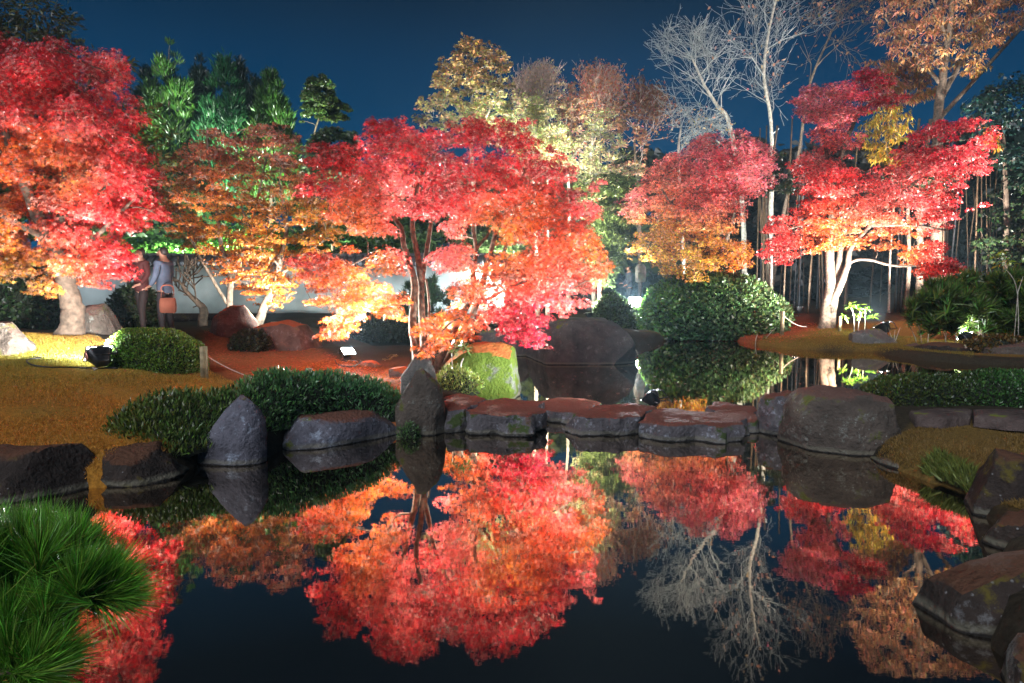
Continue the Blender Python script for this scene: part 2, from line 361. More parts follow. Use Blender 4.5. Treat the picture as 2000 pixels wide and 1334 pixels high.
me_attr = me.attributes.new('Zone', 'FLOAT_COLOR', 'POINT'); zc = np.ones((len(V), 4), np.float32); zc[:, :3] = zone
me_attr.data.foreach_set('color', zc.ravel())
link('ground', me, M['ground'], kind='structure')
me = mesh_np('pond_water', [(-60, -2, 0), (60, -2, 0), (60, 34, 0), (-60, 34, 0)], [np.array([[0, 1, 2, 3]])])
link('pond_water', me, M['water'], kind='structure')

# ------------------------------------------------------------------ night air, faintly misty
hm, hn, ho = newmat('haze'); hv = hn.nodes.new('ShaderNodeVolumePrincipled'); hv.inputs['Color'].default_value = (.55, .82, 1, 1); hv.inputs['Density'].default_value = HAZE; hv.inputs['Anisotropy'].default_value = .3
hn.links.new(hv.outputs[0], ho.inputs['Volume'])
hb = MB(); hb.box((0, 24, 8.0), (60, 50, 10.5)); hb.build('haze', hm, kind='stuff')
# ------------------------------------------------------------------ leaves
def tmpl_star(spiky=.25):
    A = lambda d, r, z: (r * math.cos(math.radians(d)), r * math.sin(math.radians(d)), z)
    V = [A(90, 1, -.12), A(142, .86, -.2), A(200, .6, -.22), A(-20, .6, -.22), A(38, .86, -.2),
         A(116, spiky, 0), A(170, spiky, .02), A(-90, spiky * .7, 0), A(10, spiky, .02), A(64, spiky, 0)]
    T = [(5, 0, 9), (5, 6, 1), (6, 7, 2), (7, 8, 3), (8, 9, 4), (5, 9, 7)]
    return np.array(V), np.array(T)
STAR = tmpl_star()
STAR3 = (np.array([(0, 1, -.1), (-.85, .25, -.2), (.85, .25, -.2), (-.22, .3, .03), (.22, .3, .03), (0, -.25, 0)]), np.array([(3, 0, 4), (1, 3, 5), (5, 4, 2), (3, 4, 5)]))
DIAM = (np.array([(0, -.5, 0), (.3, 0, .06), (0, .6, -.05), (-.3, 0, .06)]), np.array([(0, 1, 3), (1, 2, 3)]))
LONG = (np.array([(0, 0, 0), (.13, .5, .03), (0, 1, -.12), (-.13, .5, .03)]), np.array([(0, 1, 3), (1, 2, 3)]))
SPRAY = (np.array([(0, 0, 0), (.075, .5, .03), (0, 1, -.12), (-.075, .5, .03)]), np.array([(0, 1, 3), (1, 2, 3)]))
NEED = (np.array([(-.012, 0, 0), (.012, 0, 0), (0, 1, 0)]), np.array([(0, 1, 2)]))
def leaves(name, tmpl, C, tip, nrm, size, colors, mat, parent=None, **kw):
    TV, TT = tmpl; C = np.asarray(C, float); m = len(C)
    tip = norm(tip); side = norm(np.cross(tip, nrm)); nn = np.cross(side, tip)
    size = np.broadcast_to(size, (m,))
    V = C[:, None] + size[:, None, None] * (TV[None, :, 0, None] * side[:, None] + TV[None, :, 1, None] * tip[:, None] + TV[None, :, 2, None] * nn[:, None])
    k = len(TV); T = (np.arange(m)[:, None, None] * k + TT[None]).reshape(-1, 3)
    o = np.zeros(3)
    if parent is not None: o = np.array(parent.location)
    me = mesh_np(name, V.reshape(-1, 3) - o, [T], colors=np.repeat(np.clip(colors, 0, 1), len(TT), 0))
    return link(name, me, mat, parent, kind='stuff', **kw)
def jitter(c, m, h=.18, v=.25):
    c = np.broadcast_to(np.asarray(c, float), (m, 3)); g = 1 + R.randn(m, 1) * v
    return np.clip(c * np.clip(g, .35, 1.8) * (1 + R.randn(m, 3) * h), .001, .95)
def rdir(m): return norm(R.randn(m, 3))

# --- crown made of layered, domed sprays inside an outline
def crown(poly, Y0, depth, npads, rpx, holes=(), flat=.55, cpts=None, seed=1, edge=.75, mindist=.55):
    rs = np.random.RandomState(seed); poly = np.asarray(poly, float)
    lo, hi = poly.min(0), poly.max(0); pads = []; tries = 0
    dm = None
    while len(pads) < npads and tries < npads * 60:
        tries += 1
        p = lo + rs.rand(2) * (hi - lo)
        if not inpoly(p[None], poly)[0]: continue
        if any(inpoly(p[None], h)[0] for h in holes): continue
        ed = edgedist(p[None], poly)[0]
        r = rpx * rs.uniform(.6, 1.25); r = min(r, ed / edge * 1.0 + rpx * .22)
        if ed < r * edge * .8 and r > rpx * .5: r = max(ed / edge, rpx * .4)
        k = min(1, ed / (rpx * 3.0)); dy = rs.uniform(-1, 1) * depth * (.25 + .75 * math.sqrt(k))
        if any((p[0] - a[0]) ** 2 + ((p[1] - a[1]) * 1.5) ** 2 < (mindist * (r + a[3])) ** 2 * .45 and abs(dy - a[2]) < depth * .35 for a in pads): continue
        pads.append((p[0], p[1], dy, r))
    out = []
    for a in pads:
        Y = Y0 + a[2]; c = P(a[0], a[1], Y); s = pxm(Y0) * a[3]
        out.append((c, s, s * flat * rs.uniform(.75, 1.25), (a[0], a[1])))
    return out
def colat(pts2, cpts, sig=70.):
    pts2 = np.asarray(pts2, float); w = 0; s = 0
    for x, y, c in cpts:
        k = np.exp(-((pts2[:, 0] - x) ** 2 + (pts2[:, 1] - y) ** 2) / (2 * sig * sig)) + 1e-6
        w = w + k; s = s + k[:, None] * np.array(c)
    return s / w[:, None]
def pad_leaves(pads, per, size, rs, droop=.6, fill=.35):
    C = []; T = []; Nn = []; idx = []
    a_ref = np.median([p[1] for p in pads])
    for k, (c, a, h, pp_) in enumerate(pads):
        m = max(12, int(per * (a / a_ref) ** 2)); u = norm(rs.randn(m, 3)); u[:, 2] = np.abs(u[:, 2]) * 1.0 - .25 * rs.rand(m)
        u = norm(u); rad = np.where(rs.rand(m) < fill, rs.uniform(.3, .9, m), rs.uniform(.85, 1.08, m))
        lob = 1 + .18 * np.sin(np.arctan2(u[:, 1], u[:, 0]) * rs.randint(3, 7) + rs.rand() * 6)
        p = c + u * rad[:, None] * lob[:, None] * np.array([a, a, h]); p[:, 2] -= h * .3
        hz = u.copy(); hz[:, 2] = 0
        C.append(p); T.append(norm(hz) * rs.uniform(.3, 1, (m, 1)) + rs.randn(m, 3) * .35 - np.array([0, 0, droop]))
        Nn.append(u * .8 + rs.randn(m, 3) * .45 + np.array([0, -.15, .35])); idx.append(np.full(m, k))
    return np.concatenate(C), np.concatenate(T), np.concatenate(Nn), np.concatenate(idx)
def skeleton(limbs, pads, rs, origin, tipr=.008, basek=.016, bmin=.0):
    """limbs: list of (pts Nx3, radii N). Returns branch mesh joining every spray to the nearest limb"""
    nodes = [p for pts, r in limbs for p in pts[len(pts) // 3:]]; rad = [x for pts, r in limbs for x in r[len(r) // 3:]]
    nodes = np.array(nodes); rad = np.array(rad); mb = MB(origin); left = list(range(len(pads)))
    pc = np.array([p[0] for p in pads]); d = np.array([np.min(np.linalg.norm(nodes - c, axis=1)) for c in pc])
    for k in np.argsort(d):
        c = pc[k] - np.array([0, 0, pads[k][2] * .3]); v = c - nodes; L_ = np.linalg.norm(v, axis=1)
        cost = L_ * (1 + .9 * (v[:, 2] < 0) * (-v[:, 2] / (L_ + 1e-6))) + 0.0
        i = int(np.argmin(cost)); p0 = nodes[i]; ln = L_[i]
        if ln < .02: continue
        n_ = 6; t = np.linspace(0, 1, n_)[:, None]; mid = rs.randn(3) * ln * .10 + np.array([0, 0, ln * .10])
        pts = p0 * (1 - t) + c * t + mid * 4 * t * (1 - t) + rs.randn(n_, 3) * ln * .03 * np.sin(t * 3.14)
        pts[0] = p0
        r0 = min(rad[i] * .75, tipr + basek * ln); rr = np.linspace(r0, tipr * .7, n_)
        mb.tube(pts, rr, 5, cap=False); nodes = np.vstack([nodes, pts[1:]]); rad = np.concatenate([rad, rr[1:]])
    return mb
def twigs(mb, C, idx, pads, rs, frac=.03, r=.0035):
    sel = np.where(rs.rand(len(C)) < frac)[0]
    if len(sel) == 0: return
    pc = np.array([p[0] - np.array([0, 0, p[2] * .3]) for p in pads])[idx[sel]]
    B = C[sel]; mid = (pc + B) / 2 + rs.randn(len(sel), 3) * .1 * np.linalg.norm(B - pc, axis=1, keepdims=True)
    mb.segs(pc, mid, r * 1.6, r * 1.1); mb.segs(mid, B, r * 1.1, r * .5)
def limb(pts, w0, w1, Y, k=6, wob=.02):
    """pts: (px, py, dy) ; widths in photo pixels"""
    w = smoothline([P(a, b_, Y + d) for a, b_, d in pts], k); r = np.linspace(w0, w1, len(w)) * pxm(Y) / 2
    w[1:-1] += R.randn(len(w) - 2, 3) * r[1:-1, None] * .06
    return w, r
def tree(name, label, cat, base, trunks, poly, Y, depth, npads, rpx, per, size, cpts, tmpl=STAR, mat='leaf', bark='bark', seed=3,
         holes=(), flat=.55, droop=.6, jit=(.16, .28), group=None, twig='twig', tw=.03, extra=None, sig=70., tipr=.008, fill=.35, basek=.016, mind=.55, lit=0):
    rs = np.random.RandomState(seed); bp_ = P(base[0], base[1], Y); bp_ = np.array([bp_[0], Y, H1(bp_[0], Y)])
    root = empty(name, bp_, label, cat, group)
    limbs = []; first = True
    for pts, w0, w1 in trunks:
        w, r = limb(pts, w0, w1, Y)
        if first or pts[0][1] >= base[1] - 12:   # stems start a little under the ground
            w[0, 2] = min(w[0, 2], H1(w[0, 0], w[0, 1]) - .1)
            r[:3] *= np.array([1.5, 1.25, 1.08])
        mb = MB(bp_); mb.tube(w, r, 12 if w0 > 8 else 8); o_t = mb.build('trunk' if first else 'limb', M[bark], root if first else trunk_o, smooth=True)
        if first: trunk_o = o_t
        first = False; limbs.append((w, r))
    pads = crown(poly, Y, depth, npads, rpx, holes, flat, seed=seed, mindist=mind)
    if extra:
        for ex in extra: pads += crown(*ex)
    mb = skeleton(limbs, pads, rs, bp_, tipr=tipr, basek=basek); br_o = mb.build('branches', M[bark], root, smooth=True, kind='stuff')
    C, T, Nn, idx = pad_leaves(pads, per, size, rs, droop, fill)
    pc = np.array([p[3] for p in pads]); base_c = colat(proj(C), cpts, sig) if True else 0
    pj = 1 + rs.randn(len(pads), 1) * .24; cc = base_c * pj[idx]
    cc = cc * np.clip(1 + rs.randn(len(C), 1) * jit[1], .35, 1.9) * np.clip(1 + rs.randn(len(C), 3) * jit[0], .4, 1.6)
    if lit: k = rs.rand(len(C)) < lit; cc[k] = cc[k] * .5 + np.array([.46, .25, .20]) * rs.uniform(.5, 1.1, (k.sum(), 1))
    mb = MB(bp_); twigs(mb, C, idx, pads, rs, tw)
    if mb.n: mb.build('twigs', M[twig], br_o, kind='stuff')
    leaves('foliage', tmpl, C, T, Nn, size * rs.uniform(.7, 1.25, len(C)), cc, M[mat], root)
    return root, pads

CRIM = (.58, .020, .030); RED = (.68, .032, .038); ORG = (.78, .19, .02); YEL = (.80, .42, .05); MAG = (.58, .012, .055); SAL = (.76, .14, .13); YGR = (.60, .30, .05)
# ------------------------------------------------------------------ the great maple in the middle
cpoly = [(720, 228), (745, 222), (800, 232), (835, 252), (870, 236), (905, 225), (945, 218), (1000, 238), (1050, 208), (1062, 240), (1035, 262), (1070, 282), (1100, 305), (1122, 322), (1125, 350),
         (1108, 368), (1182, 350), (1150, 385), (1168, 408), (1150, 440), (1160, 462), (1197, 456), (1175, 485), (1198, 530), (1165, 560), (1172, 592), (1130, 608), (1100, 620),
         (1060, 640), (1075, 682), (1030, 678), (1000, 668), (975, 640), (950, 636), (935, 660), (880, 680), (850, 705), (815, 704), (806, 645), (775, 618), (745, 640), (715, 632), (690, 640), (665, 672),
         (615, 668), (640, 610), (610, 600), (582, 582), (600, 560), (558, 505), (620, 488), (660, 505), (690, 455), (665, 440), (636, 432), (650, 395), (610, 380), (575, 390),
         (590, 350), (612, 335), (575, 318), (612, 300), (573, 272), (588, 244), (640, 278), (690, 270), (716, 262)]
choles = [[(690, 462), (765, 458), (775, 492), (720, 500)], [(765, 425), (868, 420), (868, 480), (862, 640), (792, 650), (770, 540)], [(908, 435), (1000, 440), (1022, 500), (930, 535), (900, 510)],
          [(735, 535), (800, 528), (800, 592), (735, 570)], [(850, 530), (900, 520), (880, 570), (850, 590)], [(830, 270), (935, 300), (915, 320), (860, 300)], [(935, 268), (990, 270), (985, 300), (935, 320)],
          [(840, 560), (900, 570), (890, 600), (845, 630)], [(690, 595), (800, 640), (790, 690), (700, 690)]]
ccol = [(640, 290, CRIM), (720, 250, CRIM), (850, 270, RED), (950, 240, CRIM), (1050, 300, CRIM), (1090, 350, CRIM), (900, 350, CRIM), (700, 320, RED), (600, 270, CRIM), (620, 370, RED), (750, 380, SAL),
        (880, 400, CRIM), (1000, 380, RED), (1130, 400, RED), (1140, 380, SAL), (700, 420, ORG), (800, 430, RED), (940, 430, RED), (960, 450, YEL), (1050, 420, ORG), (620, 510, CRIM), (700, 550, ORG), (640, 560, ORG), (720, 600, ORG),
        (660, 640, (.75, .12, .02)), (880, 520, SAL), (900, 470, SAL), (1000, 520, ORG), (1060, 480, RED), (1100, 530, MAG), (1080, 500, ORG), (1150, 500, ORG), (1130, 580, SAL), (1000, 560, RED), (940, 560, ORG),
        (1000, 620, MAG), (1050, 660, MAG), (960, 600, MAG), (870, 640, ORG), (840, 680, (.78, .15, .02)), (900, 620, ORG)]
tr = [([(815, 722, 0), (812, 680, 0), (806, 632, 0), (810, 560, 0), (800, 515, 0), (788, 478, -.1), (784, 448, -.1), (760, 410, -.2), (740, 370, -.3)], 19, 6),
      ([(828, 722, .1), (828, 660, .1), (824, 615, .1), (822, 560, .1), (816, 500, 0), (806, 452, 0), (808, 410, 0), (820, 350, .1), (850, 300, .2)], 17, 6),
      ([(822, 560, .1), (830, 510, .2), (838, 462, .3), (846, 425, .3), (880, 380, .4)], 12, 5),
      ([(840, 722, .2), (838, 640, .25), (838, 590, .25), (832, 545, .2)], 7, 4),
      ([(850, 722, .2), (890, 640, .3), (920, 580, .4), (925, 530, .4), (930, 485, .4), (924, 445, .4), (930, 390, .4), (960, 330, .4)], 14, 5),
      ([(860, 722, .4), (925, 610, .6), (950, 525, .6), (968, 455, .6), (975, 430, .6), (1010, 370, .6), (1040, 300, .6)], 15, 5),
      ([(958, 545, .7), (985, 490, .8), (996, 455, .8), (1020, 420, .9), (1060, 400, 1)], 9, 4),
      ([(930, 485, .4), (950, 463, .4), (965, 440, .4)], 7, 4),
      ([(800, 520, 0), (770, 524, -.2), (755, 505, -.3), (725, 500, -.5), (680, 520, -.7)], 6, 3),
      ([(908, 590, .3), (950, 585, 0), (1000, 560, -.3), (1060, 540, -.5), (1110, 560, -.6)], 8, 3),
      ([(830, 700, 0), (870, 640, -.5), (900, 620, -.9)], 6, 3)]
front_lobe = ([(800, 640), (850, 610), (900, 595), (940, 610), (955, 632), (920, 655), (870, 690), (845, 706), (815, 700), (805, 670)], 10.6, .25, 16, 24, (), .6)
front_lobe2 = ([(960, 590), (1030, 600), (1075, 680), (1020, 678), (975, 650), (945, 600)], 10.7, .25, 14, 24, (), .6)
tree('maple_tree', 'large crimson and orange maple with many stems in the middle behind the stepping stones', 'tree',
     (828, 722), tr, cpoly, 11.6, 1.6, 430, 31, 150, .050, ccol, holes=choles, seed=11, flat=.72, tw=.035, lit=.24, jit=(.18, .45), extra=[front_lobe, front_lobe2], sig=34)

# ------------------------------------------------------------------ left maple
lpoly = [(-60, 40), (0, 65), (60, 90), (95, 78), (130, 68), (205, 88), (248, 108), (256, 150), (225, 172), (276, 198), (282, 240), (262, 272), (292, 295), (292, 332), (337, 345), (325, 372), (300, 395),
         (316, 430), (275, 445), (250, 462), (225, 458), (262, 492), (240, 552), (205, 562), (150, 552), (90, 585), (58, 578), (66, 540), (0, 550), (-80, 560), (-140, 450), (-150, 220), (-110, 70)]
lholes = [[(168, 372), (208, 362), (218, 388), (182, 398)], [(36, 350), (62, 350), (84, 430), (70, 450)], [(150, 440), (190, 445), (200, 470), (170, 468)]]
lcol = [(60, 120, CRIM), (160, 110, CRIM), (230, 130, RED), (120, 200, CRIM), (240, 230, CRIM), (60, 220, RED), (60, 300, ORG), (150, 290, SAL), (220, 300, RED), (130, 330, (.78, .3, .05)), (290, 370, CRIM),
        (60, 350, RED), (180, 400, RED), (260, 420, RED), (30, 380, ORG), (90, 430, RED), (40, 470, ORG), (150, 500, RED), (220, 520, RED), (90, 550, YGR), (130, 540, ORG), (20, 520, YGR), (30, 170, RED)]
tr = [([(137, 660, 0), (142, 610, 0), (132, 565, 0), (118, 520, 0), (95, 470, 0), (72, 420, 0), (52, 370, -.2), (20, 300, -.3), (0, 200, -.3)], 46, 10),
      ([(130, 560, 0), (140, 500, .1), (118, 430, .1), (125, 340, .1), (160, 240, .1), (180, 130, .1)], 20, 6),
      ([(120, 520, 0), (180, 470, -.2), (230, 420, -.3), (270, 380, -.3)], 12, 5),
      ([(95, 470, 0), (40, 440, -.3), (-40, 400, -.4), (-120, 330, -.4)], 14, 5),
      ([(130, 340, .1), (200, 270, 0), (240, 230, 0)], 9, 4), ([(150, 400, .1), (190, 378, -.9), (205, 366, -1.0)], 7, 5)]
tree('maple_tree', 'tall bright red maple with yellow green lower leaves and thick trunk, on the left lawn', 'tree',
     (137, 660), tr, lpoly, 12.0, 1.5, 235, 40, 205, .060, lcol, bark='bark_dark', holes=lholes, seed=5, flat=.85, droop=.9, tw=.02, lit=.24, jit=(.18, .45), sig=36)

# ------------------------------------------------------------------ thin orange-brown maple before the wall
opoly = [(296, 335), (345, 290), (385, 262), (410, 228), (440, 262), (500, 240), (560, 240), (590, 268), (600, 330), (640, 385), (680, 440), (660, 480), (600, 520), (565, 590), (520, 612), (480, 580), (440, 560),
         (400, 510), (345, 480), (300, 430), (285, 380)]
OB = (.50, .15, .03); OY = (.62, .27, .04); PB = (.45, .14, .09)
ocol = [(400, 250, PB), (450, 290, PB), (560, 260, PB), (350, 320, PB), (370, 370, OB), (450, 350, OB), (520, 340, PB), (330, 430, OB), (430, 430, OY), (520, 430, OY), (600, 420, OY), (470, 500, OB), (560, 510, OY), (520, 580, (.6, .16, .03))]
tr = [([(452, 632, 0), (448, 590, 0), (450, 540, 0), (432, 480, 0), (425, 420, 0), (410, 330, 0), (405, 250, 0)], 14, 4),
      ([(500, 640, 0), (520, 590, 0), (540, 545, -.1), (548, 500, -.2), (560, 440, -.2), (545, 360, -.2)], 18, 5),
      ([(540, 545, -.1), (590, 500, -.3), (640, 465, -.4)], 7, 3), ([(450, 540, 0), (480, 480, .2), (500, 400, .2), (520, 310, .2)], 9, 3),
      ([(448, 600, 0), (400, 520, -.2), (360, 440, -.2), (330, 370, -.2)], 7, 3), ([(548, 520, -.2), (500, 470, -.4), (470, 400, -.5)], 6, 3)]
tree('maple_tree', 'thin leaved orange brown maple with bare twigs in front of the white wall', 'tree',
     (470, 640), tr, opoly, 16.5, 1.6, 330, 22, 64, .055, ocol, tmpl=STAR3, holes=[], seed=21, flat=.6, bark='bark', twig='twig_pink', tw=.15, mind=.7, fill=.7, tipr=.011, sig=50)
# gnarled leafless tree
def bare(name, label, base, stem, w0, poly, Y, seed, mat='twig_white', bark='bark_pale', levels=6, seg=16, spread=.42, group=None, leafc=None, nleaf=0, leafsize=.06, up=.12, depth=.5, minr=.004, droop=0, stemw=3.5, cap=2600):
    rs = np.random.RandomState(seed); b0 = P(base[0], base[1], Y); b0 = np.array([b0[0], Y, H1(b0[0], Y)])
    root = empty(name, b0, label, 'tree', group); w, r = limb(stem, w0, stemw, Y); w[0, 2] = min(w[0, 2], H1(w[0, 0], w[0, 1]) - .1)
    mb = MB(b0); mb.tube(w, r, 10); mb.build('trunk', M[bark], root, smooth=True)
    A = []; B = []; RA = []; RB = []; poly = np.asarray(poly, float); s = pxm(Y) * seg; tips = []
    st = []
    k0 = next((i for i in range(len(w)) if inpoly(proj(w[i])[None], poly)[0]), len(w) // 2)
    for i in range(k0, len(w)):
        if i == len(w) - 1 or i % 2 == 0:
            d = w[min(i + 1, len(w) - 1)] - w[max(i - 1, 0)]; d = d / (np.linalg.norm(d) + 1e-9)
            for q in range(1 if i < len(w) - 1 else 3):
                sd = norm(rs.randn(3) * np.array([1, depth, .4])); st.append((w[i], norm(d * .8 + sd * .75), min(r[i] * .62, s * .09), 0))
    while st and len(A) < cap:
        p, d, rad, lv = st.pop(0)
        nseg = rs.randint(2, 5); jj = rs.randn(2) * 13
        ok = True
        for q in range(nseg):
            d = norm(d + rs.randn(3) * np.array([.16, .16 * depth * 2, .16]) + np.array([0, 0, up - droop * lv / levels]))
            e = p + d * s * rs.uniform(.6, 1.2) * (1 - .08 * lv)
            A.append(p); B.append(e); RA.append(rad); rad2 = max(minr, rad * .86); RB.append(rad2); p = e; rad = rad2
            if not inpoly(proj(p)[None] + jj, poly)[0]: ok = False; break
            if lv < levels and rs.rand() < .30:
                sd = norm(rs.randn(3) * np.array([1, depth * 1.5, .7])); st.append((p, norm(d + sd * spread * 1.6), max(minr, rad * .7), lv + 1))
        tips.append(p)
        if ok and lv < levels:
            for q in range(2 if rs.rand() < .75 else 1):
                sd = norm(rs.randn(3) * np.array([1, depth * 1.5, .7])); st.append((p, norm(d + sd * spread), max(minr, rad * .78), lv + 1))
    mb = MB(b0); mb.segs(A, B, np.array(RA), np.array(RB), 3); mb.build('twigs', M[mat], root, kind='stuff')
    if nleaf:
        B_ = np.array(B); i = rs.randint(0, len(B_), nleaf); C = B_[i] + rs.randn(nleaf, 3) * leafsize * .8
        leaves('foliage', DIAM, C, rs.randn(nleaf, 3) - [0, 0, .6], rs.randn(nleaf, 3) + [0, -.3, .3], leafsize * rs.uniform(.7, 1.3, nleaf), jitter(leafc, nleaf), M['dry'], root)
    return root
bare('gnarled_tree', 'small gnarled leafless tree with forked dark trunk against the white wall', (393, 634), [(395, 634, 0), (398, 606, 0), (385, 590, 0), (365, 570, 0), (350, 548, 0)], 20,
     [(345, 500), (385, 480), (440, 480), (462, 500), (455, 545), (420, 575), (395, 600), (350, 560), (335, 520)], 17.5, 4, 'bark_dark', 'bark_dark', levels=2, seg=13, spread=.6, depth=.3, minr=.02, up=.1)

# ------------------------------------------------------------------ maples of the far bank
mpoly = [(1272, 312), (1335, 292), (1375, 258), (1440, 248), (1498, 280), (1520, 312), (1535, 340), (1500, 372), (1465, 400), (1452, 430), (1462, 470), (1478, 505), (1455, 528), (1400, 532), (1375, 558), (1330, 555), (1300, 540),
         (1262, 520), (1230, 505), (1218, 472), (1250, 445), (1215, 425), (1188, 398), (1232, 372), (1262, 342)]
SALM = (.78, .17, .20)
mcol = [(1300, 320, SALM), (1440, 270, SALM), (1400, 320, RED), (1350, 300, SALM), (1480, 350, SALM), (1300, 360, ORG), (1240, 390, SALM), (1350, 400, SAL), (1430, 400, SAL), (1280, 460, YEL), (1350, 480, YEL), (1420, 470, YEL), (1450, 510, ORG), (1330, 530, YEL), (1250, 490, YEL)]
tr = [([(1392, 640, 0), (1385, 560, 0), (1378, 480, 0), (1370, 420, 0), (1360, 340, 0)], 22, 6), ([(1385, 540, 0), (1420, 460, 0), (1435, 400, 0), (1440, 300, 0)], 12, 5), ([(1378, 490, 0), (1320, 420, 0), (1290, 360, 0)], 10, 4), ([(1380, 520, 0), (1310, 490, 0), (1260, 470, 0)], 8, 4)]
tree('maple_tree', 'pink topped maple with golden yellow lower leaves above the round shrub on the far bank', 'tree',
     (1392, 640), tr, mpoly, 23.5, 1.8, 230, 25, 150, .065, mcol, tmpl=STAR3, seed=31, flat=.7, bark='bark', tw=.05, lit=.24, jit=(.18, .45), sig=34)
rpoly = [(1528, 188), (1580, 165), (1640, 160), (1690, 128), (1742, 150), (1776, 190), (1740, 212), (1706, 212), (1700, 250), (1668, 300), (1640, 322), (1700, 335), (1752, 290), (1790, 252), (1830, 236), (1900, 228), (1952, 242),
         (1936, 312), (1928, 335), (1880, 372), (1938, 400), (1900, 412), (1860, 402), (1882, 452), (1826, 440), (1848, 492), (1886, 532), (1832, 560), (1790, 540), (1765, 505), (1700, 482), (1640, 498), (1600, 494), (1555, 500), (1530, 532),
         (1475, 498), (1500, 425), (1560, 402), (1555, 350), (1528, 300), (1520, 330), (1560, 300), (1600, 292), (1572, 252), (1566, 215)]
rholes = [[(1690, 215), (1780, 240), (1740, 290), (1690, 310)], [(1740, 400), (1800, 395), (1790, 430), (1750, 430)], [(1755, 455), (1790, 440), (1790, 480), (1770, 490)], [(1655, 250), (1690, 220), (1640, 320), (1625, 320)]]
rcol = [(1560, 190, SALM), (1690, 150, MAG), (1740, 180, CRIM), (1620, 180, SALM), (1620, 260, SAL), (1850, 270, MAG), (1900, 260, CRIM), (1800, 300, CRIM), (1700, 360, RED), (1880, 340, CRIM), (1900, 400, CRIM), (1600, 380, RED), (1540, 420, (.6, .05, .04)),
        (1780, 360, SAL), (1700, 420, SAL), (1620, 450, ORG), (1520, 470, RED), (1700, 450, ORG), (1650, 480, ORG), (1830, 420, RED), (1850, 470, RED), (1830, 530, RED), (1760, 480, ORG)]
tr = [([(1610, 644, 0), (1614, 610, 0), (1622, 560, 0), (1620, 500, 0), (1622, 440, 0), (1624, 390, 0), (1634, 330, 0), (1655, 270, 0), (1680, 215, 0)], 24, 6),
      ([(1620, 644, .1), (1632, 570, .1), (1640, 500, .1), (1650, 420, .2), (1640, 350, .2), (1618, 315, .2), (1600, 210, .2)], 16, 5),
      ([(1622, 600, -.1), (1640, 560, -.2), (1655, 520, -.2), (1662, 485, -.2), (1700, 440, -.2), (1760, 380, -.2), (1850, 300, -.2)], 15, 4),
      ([(1655, 518, -.2), (1672, 508, -.3), (1700, 508, -.3), (1730, 516, -.3), (1760, 520, -.3), (1800, 518, -.3)], 6, 4),
      ([(1622, 440, 0), (1570, 440, -.3), (1530, 450, -.4)], 8, 3), ([(1700, 440, -.2), (1780, 440, -.4), (1850, 450, -.4)], 8, 3)]
rspur = ([(1775, 512), (1820, 478), (1850, 492), (1890, 532), (1835, 562), (1800, 545)], 22.6, .4, 16, 22, (), .6)
tree('maple_tree', 'broad crimson and salmon maple with pale forked trunk above the far right lamps', 'tree',
     (1612, 644), tr, rpoly, 23.0, 2.0, 330, 25, 135, .065, rcol, tmpl=STAR3, holes=rholes, seed=37, flat=.65, bark='bark', tw=.05, lit=.24, jit=(.18, .45), sig=34, extra=[rspur])

# ------------------------------------------------------------------ conifers behind the wall
GR1 = (.045, .11, .018); GR2 = (.03, .12, .04); GRD = (.012, .03, .014)
con = [('tall pointed conifer, highest of the row behind the wall', 330, 82, 62, 330, 34, GR1, 41, 27), ('dark narrow conifer at the left end of the row', 288, 122, 34, 300, 38, GRD, 42, 30),
       ('dark conifer peeping up between the two tallest conifers', 392, 108, 32, 300, 40, GRD, 43, 30), ('blue green feathery conifer with ragged tip', 437, 112, 60, 330, 33, GR2, 44, 26),
       ('dark thin conifer just right of the blue green one', 468, 114, 28, 260, 41, GRD, 45, 30), ('bushy yellow green conifer at the right end of the row', 530, 140, 58, 320, 32, GR1, 46, 25), ('dark broad conifer behind the bushy yellow green one', 497, 132, 44, 300, 39, GRD, 47, 30)]
for lab, x, top, hw, bot, Y, c, sd, npd in con:
    poly = [(x, top), (x + hw * .3, top + 25), (x + hw * .35, top + 45), (x + hw * .62, top + 75), (x + hw * .7, top + 110), (x + hw * .9, top + 150), (x + hw, top + 230), (x + hw, bot + 80), (x - hw, bot + 80), (x - hw, top + 230), (x - hw * .9, top + 150), (x - hw * .7, top + 105), (x - hw * .6, top + 70), (x - hw * .33, top + 40), (x - hw * .28, top + 22)]
    tree('conifer_tree', lab, 'tree', (x, 600), [([(x, 600, 0), (x, 400, 0), (x, 250, 0), (x, top + 20, 0)], 10, 2)], poly, Y, hw * pxm(Y) * .7, 160, 14, 135, .33, [(x, 200, c)],
         tmpl=SPRAY, mat='green', bark='bark_dark', seed=sd, flat=1.5, droop=-1.3, jit=(.12, .4), tw=0, tipr=.012, fill=.5, group='conifers behind the white wall')
# broadleaf evergreens
tree('evergreen_tree', 'lone round topped broadleaf tree with bare stem against the sky', 'tree', (625, 600), [([(625, 600, 0), (618, 400, 0), (612, 280, 0), (625, 220, 0), (625, 170, 0)], 6, 2)],
     [(600, 150), (628, 142), (645, 165), (655, 190), (684, 210), (678, 235), (640, 240), (605, 225), (588, 240), (592, 195)], 32, 1.2, 45, 15, 90, .2, [(600, 180, (.03, .06, .025)), (670, 220, (.10, .14, .03))], tmpl=DIAM, mat='green', bark='bark_dark', seed=51, flat=.7, tw=0, droop=.2, jit=(.15, .4))
tree('evergreen_tree', 'low grey green tree top just left of the middle maple', 'tree', (650, 600), [([(650, 600, 0), (650, 400, 0), (650, 290, 0)], 8, 3)],
     [(595, 270), (640, 248), (690, 255), (700, 290), (690, 360), (600, 360)], 29, 1.2, 50, 20, 110, .2, [(650, 280, (.07, .10, .05))], tmpl=DIAM, mat='green', bark='bark_dark', seed=52, flat=.7, tw=0, droop=.2, jit=(.15, .4))
OLV = (.11, .10, .035); OLD = (.05, .055, .02)
